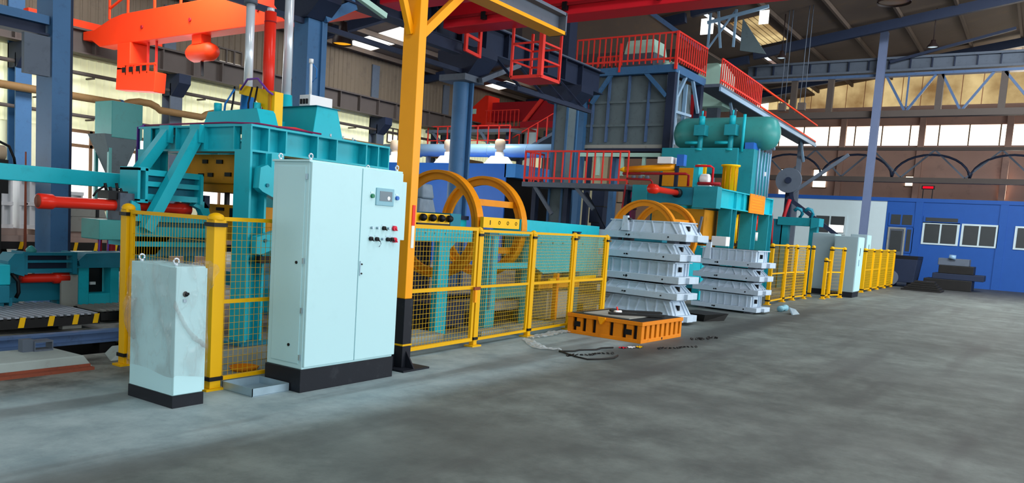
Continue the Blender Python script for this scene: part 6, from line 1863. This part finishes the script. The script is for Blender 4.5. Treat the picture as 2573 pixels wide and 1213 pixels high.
def off_win(y0, y1, z0, z1, n, frame='office_white'):
    w_ = MB().box(OX - 0.07, OX - 0.02, y0 - 0.06, y1 + 0.06, z0 - 0.06, z1 + 0.06).build('office_window', frame, of)
    for i in range(n):
        a = y0 + (y1 - y0) * i / n
        MB().box(OX - 0.09, OX - 0.07, a + 0.04, a + (y1 - y0) / n - 0.04, z0 + 0.02, z1 - 0.02).build('window_pane', 'glass_dark', w_)
off_win(5.42, 6.42, 2.78, 3.3, 2, 'office_blue')
off_win(5.40, 5.66, 1.5, 2.6, 1, 'office_blue')
off_win(3.5, 4.92, 1.98, 2.92, 2)
off_win(3.5, 4.92, 3.0, 3.22, 1, 'office_blue')
off_win(1.95, 3.3, 1.98, 2.92, 2)
off_win(-1.5, 1.2, 1.98, 2.92, 3)
off_win(8.45, 9.9, 2.2, 3.08, 2)
MB().box(OX - 0.095, OX - 0.09, 8.5, 9.2, 2.25, 2.62).build('lit_pane', 'daylight_pane', of)
led = thing('led_sign', 'small glowing red sign above the blue office', 'sign', (43.9, 4.9, 4.6))
MB().box(43.9, 43.96, 4.72, 5.16, 4.58, 4.68).build('sign_face', 'led_red', led)
MB().box(43.96, 44.05, 4.66, 5.22, 4.54, 4.72).build('sign_case', 'black', led)
MB().box(43.98, 44.03, 4.72, 4.76, 4.1, 4.54).box(43.98, 44.03, 5.12, 5.16, 4.1, 4.54).build('sign_bracket', 'black', led)

cr = thing('steel_column', 'tall slim grey-blue column in front of the white office wall at the right', 'column', (40.1, 6.9, 0), 'columns at the far end', kind='thing')
MB().box(40.0, 40.05, 6.76, 7.08, 0, 11.2).box(40.25, 40.3, 6.76, 7.08, 0, 11.2).build('flange', 'pale_steel', cr)
MB().box(40.05, 40.25, 6.9, 6.94, 0, 11.2).build('web', 'blue_steel', cr)
for (y, lab) in ((-3.0, 'slim column beyond the right edge of the photograph'),):
    t = thing('steel_column', lab, 'column', (40.1, y, 0), 'columns at the far end', kind='thing')
    MB().box(40.0, 40.3, y, y + 0.3, 0, 10.9).build('shaft', 'grey_steel', t)
lt = thing('lattice_girder', 'deep blue-grey lattice girder crossing under the roof at the right', 'girder', (40.6, 4, 7.5))
for z0, z1, mt in ((10.05, 10.15, 'grey_steel'), (9.5, 9.6, 'grey_steel'), (9.3, 9.42, 'blue_rail')):
    MB().box(40.4, 40.8, -11, 13.0, z0, z1).build('chord', mt, lt)
MB().box(40.55, 40.6, -11, 13.0, 9.6, 10.05).build('web_plate', 'grey_steel', lt)
MB().box(40.4, 40.8, -11, 13.0, 7.5, 7.78).build('bottom_chord', 'pipe_grey', lt)
for i in range(22):
    y = 12.6 - i * 0.85
    MB().box(40.42, 40.55, y - 0.02, y + 0.02, 9.6, 10.05).build('stiffener', 'navy_steel', lt)
for y in (10.7, 9.05, 4.55, 2.2, -0.5, -3.2):
    MB().box(40.45, 40.7, y - 0.13, y + 0.13, 7.78, 9.3).build('post', 'pipe_grey', lt)
for (ya, za, yb, zb) in ((6.7, 9.3, 5.85, 7.78), (5.75, 7.78, 4.75, 9.3), (4.5, 9.3, 3.7, 7.78), (3.6, 7.78, 2.6, 9.3), (2.2, 9.3, 1.0, 7.78), (0.9, 7.78, -0.4, 9.3)):
    MB().bar((40.5, ya, za), (40.5, yb, zb), 0.1, 0.1).build('diagonal', 'blue_rail', lt)
MB().bar((40.5, 5.8, 7.9), (40.5, 5.8, 9.3), 0.07, 0.07).build('diagonal', 'blue_rail', lt)
MB().bar((40.3, 2.0, 11.0), (40.3, 6.6, 9.9), 0.1, 0.12).build('knee_brace', 'navy_steel', lt)
la = thing('arched_truss', 'dim arched truss above the blue office', 'truss', (45.5, 5, 4.2))
def arc(yc, z0, r, a0, a1):
    return [(45.5, yc + r * math.cos(a), z0 + r * math.sin(a) * 0.7) for a in [a0 + (a1 - a0) * i / 14 for i in range(15)]]
for yc in (11.9, 8.5, 5.1, 1.7, -1.7, -5.1):
    MB().tube(arc(yc, 5.15, 1.7, 0.05, math.pi - 0.05), 0.06, 6).build('arch_rib', 'navy_steel', la)
for i in range(16):
    ya = 13.4 - i * 1.4
    za, zb = (5.2, 6.58) if i % 2 else (6.58, 5.2)
    MB().bar((45.5, ya, za), (45.5, ya - 1.4, zb), 0.08, 0.08).build('diagonal', 'grey_steel', la)
MB().box(45.3, 45.7, -10, 14, 4.95, 5.2).build('chord', 'pipe_grey', la)
MB().box(45.4, 45.6, -10, 14, 6.55, 6.7).build('chord', 'pipe_grey', la)
for y in (13.6, -9.8):
    MB().box(45.4, 45.6, y, y + 0.2, 0, 6.7).build('post', 'pipe_grey', la)
hl = thing('hose_reel', 'dark round reel on a slanting boom arm above the white office wall', 'reel', (31.6, 8.3, 0))
MB().cyl((31.5, 8.2, 3.93), (31.62, 8.2, 3.93), 0.47, 28).build('reel_flange', 'grey_steel', hl)
MB().cyl((31.62, 8.2, 3.93), (31.8, 8.2, 3.93), 0.36, 24).build('reel_drum', 'navy_steel', hl)
MB().cyl((31.46, 8.2, 3.93), (31.5, 8.2, 3.93), 0.12, 16).build('reel_hub', 'navy_steel', hl)
MB().bar((31.6, 8.2, 3.3), (31.6, 6.0, 1.75), 0.11, 0.14).build('boom', 'navy_steel', hl)
MB().bar((31.6, 8.0, 3.5), (31.6, 6.2, 4.9), 0.09, 0.12).build('boom', 'grey_steel', hl)
MB().bar((31.6, 8.2, 3.93), (31.6, 8.0, 3.2), 0.12, 0.14).build('arm_joint', 'navy_steel', hl)
MB().box(31.82, 32.0, 8.1, 8.35, 0, 3.9).build('stand', 'navy_steel', hl)
MB().box(31.5, 31.7, 5.5, 6.1, 1.66, 1.78).build('boom_foot', 'black', hl)
MB().box(31.55, 31.65, 5.65, 5.95, 0, 1.66).build('boom_post', 'navy_steel', hl)
MB().tube([(31.2, 8.0, 3.2), (31.1, 8.1, 2.7), (31.15, 8.2, 2.2), (31.1, 8.1, 1.8)], 0.07, 8).build('hanging_hose', 'dark_red', hl)
# dark machinery heaps in front of the office
jm = thing('scrap_bin', 'dark steel bin with a round wheel in front of the blue office door', 'bin', (39, 4.9, 0))
MB().hexa([(38.6, 4.5, 0.2), (40.2, 4.5, 0.2), (40.2, 5.6, 0.2), (38.6, 5.6, 0.2)], [(38.5, 4.4, 1.2), (40.3, 4.4, 1.2), (40.3, 5.7, 1.2), (38.5, 5.7, 1.2)]).build('bin_body', 'navy_steel', jm, bevel=0.02)
MB().box(38.5, 40.3, 4.4, 5.75, 1.2, 1.34).build('bin_rim', 'black', jm)
MB().cyl((38.45, 5.4, 0.36), (38.6, 5.4, 0.36), 0.34, 20).build('wheel', 'grey_steel', jm)
for y in (4.6, 5.3):
    MB().box(38.8, 40.0, y, y + 0.16, 0, 0.2).build('skid', 'black', jm)
j2 = thing('steel_stack', 'low dark stack of steel parts in front of the blue office window', 'stack', (40, 3.2, 0))
for i, (x0, x1, y0, y1, z0, z1, mt) in enumerate(((39.4, 41.0, 2.4, 4.2, 0, 0.45, 'oil_black'), (39.5, 40.9, 2.0, 3.9, 0.45, 0.7, 'navy_steel'), (39.6, 40.8, 2.4, 3.7, 0.7, 1.05, 'oil_black'), (39.6, 40.6, 2.6, 3.75, 1.05, 1.35, 'grey_steel'))):
    MB().box(x0, x1, y0, y1, z0, z1).build('steel_part', mt, j2, bevel=0.02)
MB().cyl((39.55, 3.1, 1.4), (39.55, 3.35, 1.42), 0.1, 12).build('round_part', 'silver_duct', j2)
j3 = thing('steel_stack', 'low dark heap of plates on the floor between the bin and the aisle', 'stack', (36.5, 3.9, 0))
for i in range(5):
    MB().box(36.0 + 0.1 * i, 37.4 - 0.08 * i, 3.2 + 0.07 * i, 4.6 - 0.1 * i, 0.08 * i, 0.08 * i + 0.07).build('plate', 'oil_black', j3)

# ================================================================== LAMPS AND HANGING ROPES
def bell(label, x, y, z, r, h_, ceil=None, amber=False):
    t = thing('bay_lamp', label, 'lamp', (x, y, z))
    MB().lathe((x, y, z), [(r, 0), (r * 0.96, h_ * 0.2), (r * 0.62, h_ * 0.5), (r * 0.42, h_ * 0.7), (r * 0.4, h_), (0, h_)], 20).build('shade', 'lamp_black', t)
    MB().lathe((x, y, z + 0.02), [(0, 0), (r * 0.6, 0.0), (r * 0.9, 0.02)], 18).build('diffuser', 'lamp_bronze' if r > 0.4 else 'lamp_amber' if amber else 'lamp_white', t)
    top = roof_z(y) - 0.1 if ceil is None else ceil
    MB().cyl((x, y, z + h_), (x, y, top), 0.02, 6).build('stem', 'lamp_black', t)
bell('black bell-shaped bay lamp with amber glow near the roof light', 14.7, 15.0, 5.86, 0.26, 0.55, amber=True)
bell('small bright bay lamp under the roof above the far press tank', 34.0, 9.6, 9.0, 0.2, 0.3)
bell('small bright bay lamp under the roof at the right, above the lattice girder', 38.0, 4.7, 9.92, 0.22, 0.3)
bell('large bay lamp with bright rim at the top right of the picture', 24.0, 4.0, 8.1, 0.42, 0.4)
for y, lab in ((9.38, 'left pair of hanging crane ropes under the roof at the right'), (8.62, 'right pair of hanging crane ropes under the roof at the right')):
    t = thing('crane_rope', lab, 'rope', (34.0, y, 6.8))
    for d in (-0.09, 0.09):
        MB().cyl((34.0, y + d, 7.2), (34.0, y + d * 0.8, roof_z(y)), 0.016, 6).build('rope_strand', 'grey_steel', t)
    MB().box(33.9, 34.1, y - 0.14, y + 0.14, 6.9, 7.2).build('hook_block', 'pipe_grey', t)
